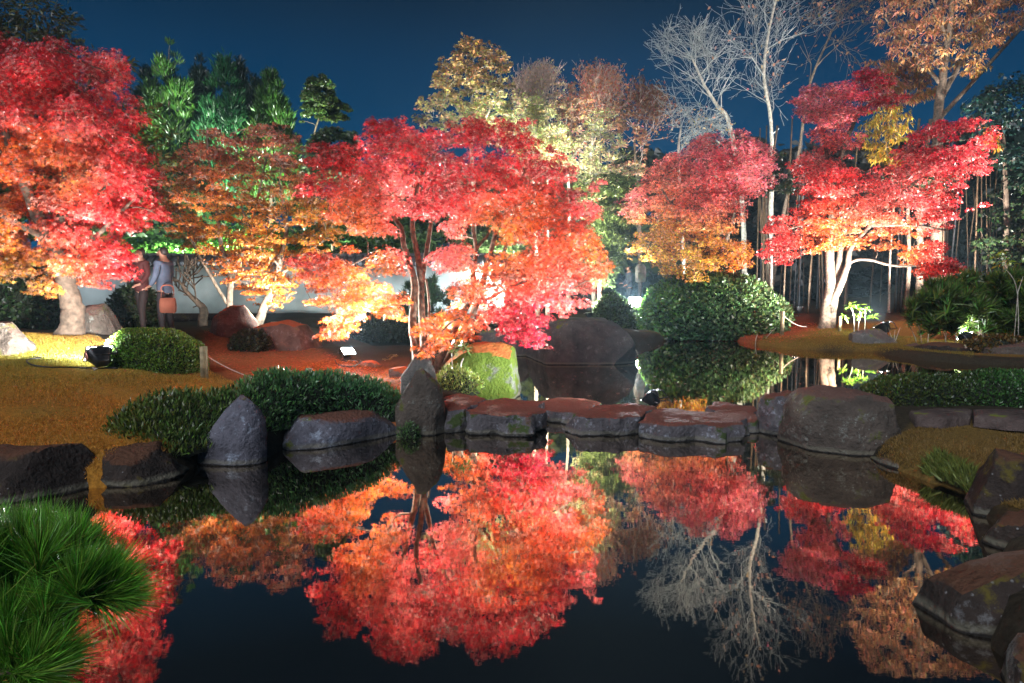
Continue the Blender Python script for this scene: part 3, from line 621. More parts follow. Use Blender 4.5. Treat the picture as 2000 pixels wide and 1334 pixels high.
tree('evergreen_tree', 'dark olive evergreen rising behind the left red maple', 'tree', (120, 640), [([(120, 640, 0), (110, 400, 0), (100, 200, 0), (90, 60, 0)], 26, 6), ([(112, 420, 0), (200, 300, 0), (270, 220, 0)], 10, 4)],
     [(-200, -60), (140, -60), (120, 10), (150, 40), (150, 62), (200, 60), (205, 90), (250, 110), (262, 170), (300, 190), (300, 230), (325, 240), (318, 290), (335, 320), (330, 360), (300, 420), (250, 470), (-200, 470)], 16.5, 1.2, 190, 42, 130, .17,
     [(100, 40, OLD), (60, 100, OLV), (200, 90, OLV), (300, 260, (.20, .16, .05)), (300, 330, (.22, .18, .05)), (250, 200, OLV), (50, 400, OLD)], tmpl=LONG, mat='green', bark='bark_dark', seed=53, flat=.6, tw=.01, droop=.1, jit=(.15, .4), sig=60)
# pale yellow and pinkish trees behind the middle maple
PY = (.58, .44, .20); PG = (.48, .50, .24)
tree('autumn_tree', 'pale yellow leaved tree rising above the middle maple', 'tree', (930, 600), [([(930, 600, 0), (925, 400, 0), (920, 250, 0), (925, 120, 0)], 12, 3), ([(920, 250, 0), (880, 190, 0), (870, 130, 0)], 6, 2), ([(922, 270, 0), (970, 190, 0), (980, 130, 0)], 6, 2)],
     [(808, 235), (815, 195), (845, 165), (852, 120), (880, 95), (905, 72), (960, 80), (990, 105), (1002, 130), (985, 150), (1020, 175), (1060, 190), (1070, 250), (1120, 320), (1000, 300), (900, 262), (830, 255)], 26, 2.2, 300, 12, 34, .13,
     [(900, 110, (.50, .30, .12)), (960, 120, (.50, .30, .12)), (850, 200, PY), (920, 220, PG), (1000, 220, PG)], tmpl=DIAM, mat='dry', bark='bark_pale', seed=61, flat=1.0, mind=.7, tw=.35, twig='twig_pink', droop=.1, fill=.7, sig=50)
tree('autumn_tree', 'wide airy beige tree with thin pale leaves, right of the pale yellow tree', 'tree', (1110, 600), [([(1110, 600, 0), (1112, 400, 0), (1105, 280, 0), (1110, 190, 0)], 8, 2), ([(1108, 330, 0), (1060, 250, 0), (1040, 190, 0)], 5, 2), ([(1108, 320, 0), (1170, 240, 0), (1190, 190, 0)], 5, 2)],
     [(985, 350), (1000, 200), (1030, 160), (1075, 150), (1110, 165), (1150, 145), (1200, 165), (1235, 205), (1262, 240), (1265, 350)], 29, 1.3, 300, 12, 30, .13, [(1030, 200, (.56, .44, .28)), (1160, 170, (.55, .28, .16)), (1230, 230, (.4, .18, .10)), (1120, 260, (.55, .48, .28)), (1060, 300, (.5, .5, .25))], tmpl=DIAM, mat='dry', bark='bark_pale', seed=60, flat=1.0, mind=.7, tw=.4, twig='twig_pink', droop=.1, fill=.8, sig=50)
bare('bare_tree', 'leafless pale twiggy tree just right of the pale yellow tree', (1050, 600), [(1050, 600, 0), (1045, 420, 0), (1040, 300, 0), (1040, 220, 0)], 9, [(985, 250), (1000, 170), (1020, 145), (1060, 135), (1130, 130), (1140, 200), (1130, 330), (1000, 340)], 27, 62, 'twig_pink', 'bark_pale', levels=8, seg=13, up=.2, minr=.008, cap=4200, nleaf=900, leafc=(.45, .30, .18), leafsize=.1)
bare('bare_tree', 'reddish brown twiggy tree with few leaves left of the dark gap in the trees', (1160, 600), [(1160, 600, 0), (1158, 420, 0), (1155, 310, 0), (1160, 240, 0)], 9, [(1095, 300), (1100, 160), (1130, 135), (1190, 140), (1220, 170), (1238, 230), (1245, 330), (1150, 360)], 28, 63, 'twig_pink', 'bark_pale', levels=8, seg=13, up=.15, minr=.007, cap=4000, nleaf=4200, leafc=(.45, .17, .10), leafsize=.11)
bare('bare_tree', 'low brown twiggy tree in the dark gap left of the white bare tree', (1250, 600), [(1250, 600, 0), (1248, 420, 0), (1240, 300, 0), (1240, 250, 0)], 8, [(1190, 330), (1200, 220), (1235, 175), (1290, 190), (1340, 260), (1320, 340)], 31, 64, 'twig_pink', 'bark_dark', levels=6, seg=13, up=.1, minr=.006, nleaf=2600, leafc=(.22, .09, .05), leafsize=.13)
for lab, pts, sd, x in (('pale green feathery young tree lit from below, right of the middle maple', [(1130, 430), (1118, 300), (1140, 245), (1175, 200), (1198, 215), (1215, 280), (1255, 330), (1235, 430)], 65, 1172), ('pale green feathery growth against the top right of the middle maple', [(1020, 330), (1020, 200), (1050, 180), (1080, 215), (1100, 240), (1125, 300), (1100, 340)], 66, 1070)):
    tree('young_tree', lab, 'tree', (x, 600), [([(x, 600, 0), (x, 450, 0), (x, 330, 0), (x, 230, 0)], 7, 2)], pts, 25, 1.3, 70, 17, 60, .15, [(x, 300, PG), (x, 220, (.5, .46, .2))], tmpl=LONG, mat='green', bark='bark_pale', seed=sd, flat=.9, tw=.15, twig='twig_white', droop=-.3, fill=.7)
# big bare trees
bare('bare_tree', 'white lit leafless tree with fan of fine branches against the sky', (1455, 600), [(1455, 600, 0), (1450, 400, 0), (1425, 245, 0), (1400, 205, 0), (1375, 165, 0), (1350, 110, 0)], 11, [(1268, 90), (1292, 50), (1345, 28), (1395, 50), (1425, 110), (1448, 150), (1440, 210), (1410, 245), (1340, 235), (1270, 205), (1290, 150)], 30, 71, 'twig_white', 'bark_pale', levels=7, seg=15, spread=.5, up=.03, minr=.0065)
bare('bare_tree', 'tall leafless tree with pale limbs beside the white bare tree', (1505, 600), [(1505, 600, 0), (1506, 420, 0), (1508, 330, 0), (1505, 230, 0), (1492, 150, 0), (1500, 70, 0), (1520, -20, 0)], 10, [(1385, 20), (1440, -80), (1600, -80), (1655, 20), (1640, 120), (1600, 170), (1560, 230), (1510, 270), (1440, 240), (1420, 140)], 29, 72, 'twig_white', 'bark_pale', levels=7, seg=17, spread=.5, up=.06, minr=.006, nleaf=120, leafc=(.5, .25, .15), leafsize=.16)
bare('bare_tree', 'leaning leafless tree behind the top of the right maple', (1500, 610), [(1500, 610, 0), (1530, 420, 0), (1560, 300, 0), (1580, 170, 0), (1625, 60, 0)], 9, [(1560, 200), (1550, 20), (1640, -60), (1720, 0), (1700, 110), (1640, 170)], 33, 73, 'twig', 'bark', levels=5, seg=17, spread=.5, up=.05, minr=.008, nleaf=300, leafc=(.4, .18, .1), leafsize=.15)
bare('bare_tree', 'low spreading leafless tree above the pink topped maple', (1340, 610), [(1340, 610, 0), (1330, 420, 0), (1325, 300, 0), (1330, 250, 0)], 8, [(1245, 300), (1250, 240), (1290, 205), (1400, 215), (1440, 260), (1400, 290), (1330, 310), (1280, 320)], 28, 74, 'twig_white', 'bark_pale', levels=6, seg=12, spread=.6, up=.0, minr=.006, nleaf=250, leafc=(.5, .3, .15), leafsize=.1)
BR = (.50, .24, .13)
tree('autumn_tree', 'tall brown leaved tree with thick grey trunk at the upper right', 'tree', (1832, 630), [([(1832, 630, 0), (1830, 420, 0), (1832, 240, 0), (1840, 160, 0), (1850, 90, 0), (1860, 0, 0), (1865, -80, 0)], 24, 6), ([(1838, 165, 0), (1800, 120, 0), (1760, 75, 0), (1725, 30, 0)], 8, 3), ([(1840, 190, 0), (1885, 110, 0), (1930, 50, 0), (1970, -30, 0)], 10, 4), ([(1850, 80, 0), (1830, 20, 0), (1800, -50, 0)], 7, 3), ([(1836, 230, .3), (1900, 160, .5), (1990, 60, .6), (2060, -20, .6)], 9, 4)],
     [(1705, 70), (1712, 20), (1760, -90), (2150, -90), (2150, 80), (2010, 40), (1975, 60), (1960, 110), (1900, 150), (1850, 130), (1790, 140), (1740, 110)], 28, 2.5, 330, 13, 34, .21,
     [(1760, 50, BR), (1850, 40, BR), (1950, 30, (.38, .17, .08)), (1880, 120, (.50, .30, .08)), (1810, 110, (.45, .2, .09))], tmpl=LONG, mat='dry', bark='bark', seed=81, flat=1.0, tw=.3, mind=.75, tipr=.014, twig='twig', droop=.7, fill=.7, sig=50, extra=[([(1688, 118), (1760, 110), (1850, 160), (1840, 190), (1760, 210), (1700, 170)], 30, 1.5, 40, 22, (), .6)])
tree('autumn_tree', 'small tree with drooping yellow orange leaves between the branches of the right maple', 'tree', (1735, 640), [([(1735, 640, 0), (1738, 500, 0), (1745, 380, 0), (1730, 280, 0), (1735, 220, 0)], 5, 2)],
     [(1690, 215), (1740, 195), (1790, 225), (1785, 250), (1760, 290), (1770, 320), (1730, 335), (1690, 300), (1675, 260)], 26, 1.0, 60, 11, 22, .20, [(1730, 250, (.55, .26, .03)), (1700, 230, (.3, .32, .04))], tmpl=LONG, mat='dry', bark='bark', seed=82, flat=1.2, mind=.8, tw=.3, droop=.9, fill=.7, extra=[([(1930, 235), (1952, 228), (1950, 290), (1925, 290)], 25, .4, 8, 15, (), .8)])

# ------------------------------------------------------------------ far woods (masses nobody could count)
def wood(name, poly, Y, depth, n, rpx, per, size, cpts, seed, tmpl=DIAM, mat='green'):
    rs = np.random.RandomState(seed); pads = crown(poly, Y, depth, n, rpx, (), .8, seed=seed, mindist=.4)
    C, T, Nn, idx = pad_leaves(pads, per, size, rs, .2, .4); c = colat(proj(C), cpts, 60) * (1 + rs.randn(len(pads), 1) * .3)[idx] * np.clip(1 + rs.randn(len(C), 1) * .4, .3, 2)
    return leaves(name, tmpl, C, T, Nn, size * rs.uniform(.7, 1.3, len(C)), c, M[mat])
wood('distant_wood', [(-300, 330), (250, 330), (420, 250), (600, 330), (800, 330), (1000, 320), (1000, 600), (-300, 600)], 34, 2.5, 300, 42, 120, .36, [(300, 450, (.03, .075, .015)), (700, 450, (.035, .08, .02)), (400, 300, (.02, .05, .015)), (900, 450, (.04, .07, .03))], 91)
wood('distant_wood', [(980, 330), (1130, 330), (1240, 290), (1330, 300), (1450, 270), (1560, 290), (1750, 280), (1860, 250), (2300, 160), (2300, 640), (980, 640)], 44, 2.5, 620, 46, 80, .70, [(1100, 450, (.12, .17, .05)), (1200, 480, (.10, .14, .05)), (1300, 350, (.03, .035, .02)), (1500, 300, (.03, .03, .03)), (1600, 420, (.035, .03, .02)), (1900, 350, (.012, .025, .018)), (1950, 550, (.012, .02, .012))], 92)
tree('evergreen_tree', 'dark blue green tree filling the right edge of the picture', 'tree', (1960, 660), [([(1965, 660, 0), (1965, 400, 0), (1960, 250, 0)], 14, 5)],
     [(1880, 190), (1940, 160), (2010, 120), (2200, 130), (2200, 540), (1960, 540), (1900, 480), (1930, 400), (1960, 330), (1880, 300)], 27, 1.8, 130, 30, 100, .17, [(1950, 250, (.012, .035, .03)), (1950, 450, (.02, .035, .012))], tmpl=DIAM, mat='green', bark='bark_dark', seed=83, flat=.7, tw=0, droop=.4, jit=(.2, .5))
wood('bamboo_leaves', [(1125, 360), (1180, 330), (1245, 350), (1240, 440), (1215, 480), (1190, 560), (1160, 560), (1150, 420)], 24.6, .8, 130, 20, 120, .16, [(1180, 400, (.15, .21, .06)), (1200, 520, (.10, .14, .05))], 93, tmpl=LONG)
wood('leafy_undergrowth', [(240, 470), (600, 430), (760, 440), (900, 450), (1020, 440), (1010, 520), (850, 520), (240, 512)], 25.5, .8, 130, 24, 120, .14, [(300, 490, (.04, .11, .015)), (420, 490, (.05, .16, .02)), (700, 480, (.06, .12, .03)), (960, 480, (.10, .17, .06))], 94)

# ------------------------------------------------------------------ bamboo stems and dark trunks of the right grove
rs = np.random.RandomState(5); made = []
for k in range(64):
    x = rs.uniform(1475, 1900) if k < 48 else rs.uniform(1880, 2000); Y = rs.uniform(27, 36); lean = rs.uniform(-14, 14)
    if any(abs(x - a) < 3.5 for a in made): x += 5
    made.append(x); b0 = P(x, 610, Y); b0 = np.array([b0[0], Y, H1(b0[0], Y)])
    w = smoothline([b0 - [0, 0, .1], b0 + [lean * .010, 0, 2.5], b0 + [lean * .035, rs.randn() * .2, rs.uniform(5.5, 8)]], 6)
    r = rs.choice([.028, .036, .045]); mb = MB(b0); mb.tube(w, np.linspace(r, r * .6, len(w)), 6)
    for q in (2, 4, 6, 8, 10): mb.tube([w[q] - [0, 0, .012], w[q] + [0, 0, .012]], r * 1.18, 6)
    gr_ = rs.rand() < .2; o = mb.build('bamboo_stem', M['bamboo_blue'] if gr_ else M['bamboo'], None, smooth=True); o.location = tuple(b0)
    tag(o, ('pale grey' if gr_ else 'brown') + (' bamboo stem leaning left' if lean < -6 else ' bamboo stem leaning right' if lean > 6 else ' upright bamboo stem') + (' in the dark grove on the far right bank' if r < .04 else ', thicker than its neighbours, in the dark grove'), 'bamboo', 'bamboo stems of the dark grove')
for x, w_, lab in ((1768, 9, 'dark straight trunk in the grove, left of the pair right of the maple'), (1790, 15, 'thick dark reddish trunk just left of the right pine'), (1497, 8, 'dark slim trunk at the left edge of the bamboo grove')):
    Y = 27; b0 = P(x, 620, Y); b0 = np.array([b0[0], Y, H1(b0[0], Y)]); root = empty('tree', b0, lab, 'tree')
    w = smoothline([b0 - [0, 0, .1], b0 + [.05, 0, 2], b0 + [-.1, 0, 4.5], b0 + [.2, 0, 7.5]], 6); mb = MB(b0); mb.tube(w, np.linspace(w_, w_ * .5, len(w)) * pxm(Y) / 2, 10); mb.build('trunk', M['bark_dark'], root, smooth=True)
    pads = crown([(x - 60, 300), (x + 60, 300), (x + 70, 380), (x - 70, 380)], Y, 1, 16, 26, (), .6, seed=int(x)); C, T, Nn, idx = pad_leaves(pads, 70, .15, rs)
    skeleton([(w, np.full(len(w), .05))], pads, rs, b0).build('branches', M['bark_dark'], root, kind='stuff')
    leaves('foliage', DIAM, C, T, Nn, .15, jitter((.03, .035, .015), len(C)), M['green'], root)

# ------------------------------------------------------------------ lofted solids: rocks and clipped shrubs
def resample(poly, n):
    p = np.asarray(poly, float); q = np.vstack([p, p[:1]]); s = np.concatenate([[0], np.cumsum(np.linalg.norm(np.diff(q, axis=0), axis=1))])
    t = np.linspace(0, s[-1], n, endpoint=False); return np.stack([np.interp(t, s, q[:, k]) for k in range(q.shape[1])], -1)
def loft(poly, Yf, D, tilt=0.0, zb=-.3, n=52, layers=15, pw_=2.6, thr=.10, shear=0.0):
    """outline seen from the pond side, given real depth 2D and rounded front to back"""
    p = resample(poly, n); cx = (p[:, 0].min() + p[:, 0].max()) / 2; Yc = Yf + D * .9
    W = P(p[:, 0], p[:, 1], Yc + tilt * (p[:, 0] - cx)); W[:, 2] = np.where(W[:, 2] < zb + thr + .2, zb, W[:, 2])
    c = np.array([(W[:, 0].min() + W[:, 0].max()) / 2, Yc, zb]); ts = -np.cos(np.linspace(0, math.pi, layers)); V = []
    for t in ts:
        s = (1 - min(1, abs(t)) ** pw_) ** (1 / pw_) * .97 + .03; q = W.copy()
        q[:, 0] = c[0] + (q[:, 0] - c[0]) * (.35 + .65 * s); q[:, 2] = zb + (q[:, 2] - zb) * (.05 + .95 * s ** .8); q[:, 1] = q[:, 1] + t * D + shear * (q[:, 2] - zb)
        V.append(q)
    V = np.concatenate(V + [V[0].mean(0)[None], V[-1].mean(0)[None]]); i = np.arange(layers - 1)[:, None] * n; j = np.arange(n)[None]; k = (j + 1) % n
    Q = np.stack([i + j, i + n + j, i + n + k, i + k], -1).reshape(-1, 4); a, b_ = layers * n, layers * n + 1; l0 = (layers - 1) * n
    T = [(a, q, (q + 1) % n) for q in range(n)] + [(b_, l0 + (q + 1) % n, l0 + q) for q in range(n)]
    return V, np.array(T), Q
def facet(V, rs, k=10, amt=.14, rough=.012, sc=4.0, keep_front=False):
    c = (V.max(0) + V.min(0)) / 2; ext = (V.max(0) - V.min(0)) / 2; off = rs.rand(3) * 50
    for q in range(k):
        d = norm(rs.randn(3) * np.array([1, 1.1, .6]) + [0, -.25, .05]); s = (V - c) @ d; lim = np.max(s) * (1 - rs.uniform(.25, 1) * amt)
        ex = np.maximum(0, s - lim); V = V - d * ex[:, None] * .93
    lo1, hi1 = V.min(0), V.max(0); V = (V - (lo1 + hi1) / 2) * (ext * 2 / (hi1 - lo1)) + c
    nz = np.array([mnoise.fractal(Vector((p + off) * sc / max(.3, ext[0])), .9, 2.1, 5) for p in V]); r = norm(V - c)
    nz2 = np.array([mnoise.voronoi(Vector((p + off) * sc * .7 / max(.3, ext[0])))[0][0] for p in V])
    return V + r * ((nz * rough * 2 + (nz2 - .3) * rough * 3) * max(.3, ext.min() * 3))[:, None]
def orient(me):
    import bmesh
    bm = bmesh.new(); bm.from_mesh(me); bmesh.ops.recalc_face_normals(bm, faces=bm.faces); bm.to_mesh(me); bm.free()
def rock(name, label, poly, Yf, D, mat, seed, tilt=0.0, zb=-.3, k=12, amt=.16, rough=.012, pw_=2.6, cat='rock', group=None, shear=0.0, parent=None, n=64, layers=19):
    rs = np.random.RandomState(seed); V, T, Q = loft(poly, Yf, D, tilt, zb, n=n, layers=layers, pw_=pw_, shear=shear); V = facet(V, rs, k, amt, rough)
    o_ = np.array([V[:, 0].mean(), V[:, 1].mean(), zb]); me = mesh_np(name, V - o_, [T, Q], smooth=True); orient(me)
    o = link(name, me, M[mat]); o.location = tuple(o_); tag(o, label, cat, group); me.set_sharp_from_angle(angle=math.radians(24)); return o
def gz(px, py, Y): q = P(px, py, Y); return H1(q[0], q[1])
rocks = [
 ('rock', 'low dark rock at the left picture edge, at the foot of the lawn', [(-120, 890), (-40, 878), (60, 880), (130, 874), (162, 892), (176, 945), (150, 978), (60, 988), (-120, 990)], 5.55, .38, 'rock_dark', 1, 0, -.3),
 ('rock', 'dark bank rock between the left edge rock and the pointed rock', [(166, 905), (200, 880), (300, 866), (345, 888), (352, 920), (330, 948), (240, 956), (178, 952)], 6.05, .35, 'rock_dark', 2, 0, -.3),
 ('pointed_rock', 'pointed blue grey rock standing at the water before the low shrubs', [(385, 912), (398, 865), (440, 802), (474, 768), (490, 776), (515, 820), (524, 862), (524, 912), (470, 916)], 6.75, .26, 'rock_blue', 3, 0, -.3),
 ('flat_rock', 'long low blue grey rock at the water below the low shrubs', [(542, 880), (552, 842), (600, 812), (700, 805), (760, 810), (780, 835), (780, 856), (700, 874), (620, 886)], 7.6, .32, 'rock_blue', 4, .0026, -.3),
 ('standing_stone', 'tall tapering stone standing at the left end of the stepping stones', [(772, 800), (790, 765), (803, 745), (812, 728), (835, 720), (849, 735), (864, 780), (878, 838), (874, 856), (800, 858), (776, 850)], 8.15, .26, 'rock_brown', 5, 0, -.3),
 ('standing_stone', 'paler stone leaning just behind the tall standing stone', [(783, 790), (784, 735), (806, 702), (838, 702), (850, 722), (858, 790)], 8.95, .22, 'rock_pale', 6, 0, .1),
 ('mossy_rock', 'squarish rock coated in bright green moss beside the stepping stones', [(868, 770), (872, 710), (884, 688), (925, 672), (975, 669), (1006, 681), (1017, 745), (1010, 782), (945, 784), (900, 780)], 10.5, .50, 'rock_moss', 7, 0, -.3),
 ('boulder', 'big smooth grey boulder rising from the far water left of the bright lamp', [(1030, 712), (1048, 662), (1070, 638), (1117, 620), (1173, 622), (1214, 645), (1238, 690), (1236, 715), (1150, 718)], 15.7, 1.0, 'rock_grey', 8, 0, -.3),
 ('rock', 'dark rock half hidden behind the magenta maple branch', [(930, 700), (945, 650), (990, 636), (1040, 645), (1062, 700)], 17.6, .6, 'rock_grey', 9, 0, -.3),
 ('boulder', 'massive flat topped boulder with lichen at the right end of the stepping stones', [(1533, 892), (1536, 800), (1556, 772), (1610, 758), (1680, 754), (1738, 772), (1762, 795), (1758, 860), (1722, 898), (1600, 900)], 7.2, .55, 'rock_brown', 10, 0, -.3),
 ('rock', 'small dark stone wedged between stepping stones and the massive boulder', [(1480, 850), (1484, 790), (1505, 772), (1550, 766), (1570, 780), (1570, 850)], 8.1, .32, 'rock_step', 12, 0, -.3),
 ('edge_rock', 'long narrow rock edging the grass mound right of the boulder', [(1696, 915), (1708, 893), (1770, 900), (1850, 925), (1878, 950), (1876, 975), (1790, 960)], 6.45, .18, 'rock_brown', 13, -.004, -.3),
 ('rock', 'rounded dark rock at the right edge beside the grass mound', [(1890, 990), (1893, 912), (1918, 886), (1960, 880), (2060, 905), (2100, 1010), (1960, 1015)], 5.1, .30, 'rock_dark', 14, 0, -.3),
 ('rock', 'small dark rock below the rounded one at the right edge', [(1938, 1075), (1944, 1020), (1995, 1000), (2080, 1000), (2110, 1100), (1990, 1095)], 4.4, .22, 'rock_dark', 15, 0, -.3),
 ('rock', 'large slanting dark rock reaching into the water at the lower right', [(1818, 1205), (1835, 1165), (1940, 1105), (1995, 1068), (2120, 1060), (2200, 1340), (2000, 1310), (1900, 1255), (1836, 1235)], 3.35, .26, 'rock_dark', 16, 0, -.3),
 ('rock', 'dark rock in the bottom right corner', [(1950, 1400), (1960, 1290), (2010, 1255), (2100, 1245), (2200, 1420)], 2.75, .2, 'rock_dark', 17, 0, -.3),
 ('rock', 'pale squared rock at the left edge beside the lamp cable', [(-60, 725), (-50, 640), (-8, 631), (14, 629), (32, 650), (67, 697), (62, 725)], 9.9, .45, 'rock_brown', 18, 0, .5),
 ('rock', 'mossy brown rock behind the trunk of the left maple', [(150, 675), (156, 604), (208, 594), (226, 622), (232, 675)], 12.4, .4, 'rock_brown', 19, 0, .6),
 ('rock', 'squared reddish rock topped with fallen leaves beside the path', [(414, 680), (418, 606), (440, 598), (492, 597), (497, 680)], 14.3, .5, 'rock_red', 20, 0, .35),
 ('rock', 'long low rock strewn with red leaves behind the path', [(500, 695), (508, 632), (560, 626), (610, 640), (626, 692)], 13.7, .6, 'rock_red', 22, 0, .2),
 ('rock', 'pale rock under the right lamp on the far bank', [(1655, 695), (1668, 655), (1700, 642), (1735, 646), (1752, 690)], 19.0, .5, 'rock_pale', 23, 0, -.2),
 ('rock', 'low dark bank rock below the far right lamp', [(1790, 712), (1800, 680), (1850, 668), (1895, 672), (1905, 712)], 17.2, .5, 'rock_dark', 24, 0, -.2),
 ('rock', 'small round rock on the moss of the far bank', [(1764, 700), (1768, 676), (1786, 670), (1796, 700)], 18.0, .25, 'rock_brown', 25, 0, -.1),
 ('rock', 'brown mossy rock at the right edge of the far bank', [(1920, 722), (1930, 680), (1980, 668), (2040, 690), (2060, 725)], 16.4, .6, 'rock_brown', 26, 0, -.2),
 ('rock', 'small leaf covered rock left of the standing stones', [(762, 742), (768, 722), (800, 716), (812, 742)], 10.9, .25, 'rock_red', 27, 0, .1),
 ('rock', 'flat leaf covered rock beside the bright lamp behind the path', [(690, 722), (702, 706), (730, 704), (752, 716), (756, 724)], 11.8, .3, 'rock_red', 28, 0, .1)]
for nm, lab, poly, Yf, D, mt, sd, tilt, zb in rocks:
    kk = dict(k=12, amt=.17, rough=.006, pw_=2.0) if nm in ('pointed_rock', 'standing_stone') else dict(k=24, amt=.30, rough=.008, pw_=3.0)
    rock(nm, lab, poly, Yf, D, mt, sd, tilt, zb, **kk)
# stepping stones
steps = [('first stepping stone beside the standing stone, partly hidden', [(866, 772), (900, 764), (936, 772), (934, 790), (900, 800), (872, 802)], .27, 31),
 ('broad irregular stepping stone, widest of the row, right of the standing stone', [(905, 800), (930, 783), (1000, 776), (1050, 784), (1066, 798), (1034, 810), (965, 814), (908, 810)], .25, 32),
 ('stepping stone set back between the broad one and the lamp stone', [(1034, 782), (1075, 775), (1140, 779), (1172, 793), (1150, 806), (1105, 804), (1060, 798)], .16, 33),
 ('stepping stone with the floodlight standing on its far edge', [(1127, 806), (1165, 789), (1240, 786), (1270, 792), (1258, 810), (1200, 817), (1135, 818)], .22, 34),
 ('long stepping stone sloping at its right end, right of the lamp stone', [(1254, 820), (1272, 798), (1310, 794), (1380, 801), (1450, 812), (1440, 826), (1400, 834), (1320, 826)], .20, 35),
 ('stepping stone set back left of the massive boulder', [(1368, 794), (1400, 785), (1470, 790), (1486, 800), (1478, 820), (1440, 820), (1400, 810)], .15, 36)]
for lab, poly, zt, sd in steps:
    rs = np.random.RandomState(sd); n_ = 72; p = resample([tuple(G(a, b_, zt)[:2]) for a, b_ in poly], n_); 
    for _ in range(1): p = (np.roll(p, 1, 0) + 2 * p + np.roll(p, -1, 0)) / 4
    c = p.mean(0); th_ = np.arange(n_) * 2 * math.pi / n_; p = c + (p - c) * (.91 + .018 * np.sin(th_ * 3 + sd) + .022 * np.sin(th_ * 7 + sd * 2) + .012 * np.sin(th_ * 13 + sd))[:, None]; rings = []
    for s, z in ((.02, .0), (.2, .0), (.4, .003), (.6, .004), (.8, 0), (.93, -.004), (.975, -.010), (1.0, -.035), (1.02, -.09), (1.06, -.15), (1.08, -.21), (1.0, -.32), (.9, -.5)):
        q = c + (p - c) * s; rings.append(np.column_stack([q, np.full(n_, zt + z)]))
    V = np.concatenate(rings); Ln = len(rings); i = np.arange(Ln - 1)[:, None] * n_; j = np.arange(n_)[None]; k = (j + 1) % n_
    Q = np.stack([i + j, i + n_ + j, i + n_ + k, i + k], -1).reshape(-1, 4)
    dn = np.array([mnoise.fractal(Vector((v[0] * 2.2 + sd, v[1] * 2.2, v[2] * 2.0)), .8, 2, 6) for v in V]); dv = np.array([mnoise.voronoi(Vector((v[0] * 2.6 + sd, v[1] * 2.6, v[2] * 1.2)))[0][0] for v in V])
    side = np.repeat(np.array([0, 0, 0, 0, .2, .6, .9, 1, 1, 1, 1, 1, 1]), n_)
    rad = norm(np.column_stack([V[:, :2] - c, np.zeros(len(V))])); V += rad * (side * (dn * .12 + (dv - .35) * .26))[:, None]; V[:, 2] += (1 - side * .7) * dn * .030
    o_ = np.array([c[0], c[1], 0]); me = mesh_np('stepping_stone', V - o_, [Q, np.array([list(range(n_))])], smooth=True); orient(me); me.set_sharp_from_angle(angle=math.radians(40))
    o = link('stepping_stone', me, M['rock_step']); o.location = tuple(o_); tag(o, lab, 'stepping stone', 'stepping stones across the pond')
# paving slabs right
for lab, poly, zt, sd in (('long flat paving slab on the bank right of the boulder', [(1775, 803), (1830, 797), (1900, 799), (1895, 812), (1840, 816), (1790, 813)], .40, 41), ('flat paving slab at the right edge of the bank', [(1900, 799), (1990, 800), (2080, 806), (2080, 824), (1980, 820), (1902, 812)], .42, 42)):
    p = resample([tuple(G(a, b_, zt)[:2]) for a, b_ in poly], 48); c = p.mean(0); rings = [np.column_stack([c + (p - c) * s, np.full(48, zt + z)]) for s, z in ((.02, .01), (.5, .01), (.92, .005), (.99, -.01), (1.0, -.12))]
    V = np.concatenate(rings); V += np.random.RandomState(sd).randn(*V.shape) * .003; i = np.arange(4)[:, None] * 48; j = np.arange(48)[None]; k = (j + 1) % 48
    me = mesh_np('paving_slab', V - [c[0], c[1], 0], [np.stack([i + j, i + 48 + j, i + 48 + k, i + k], -1).reshape(-1, 4)], smooth=True); orient(me); o = link('paving_slab', me, M['rock_slab']); o.location = (c[0], c[1], 0); tag(o, lab, 'paving stone')

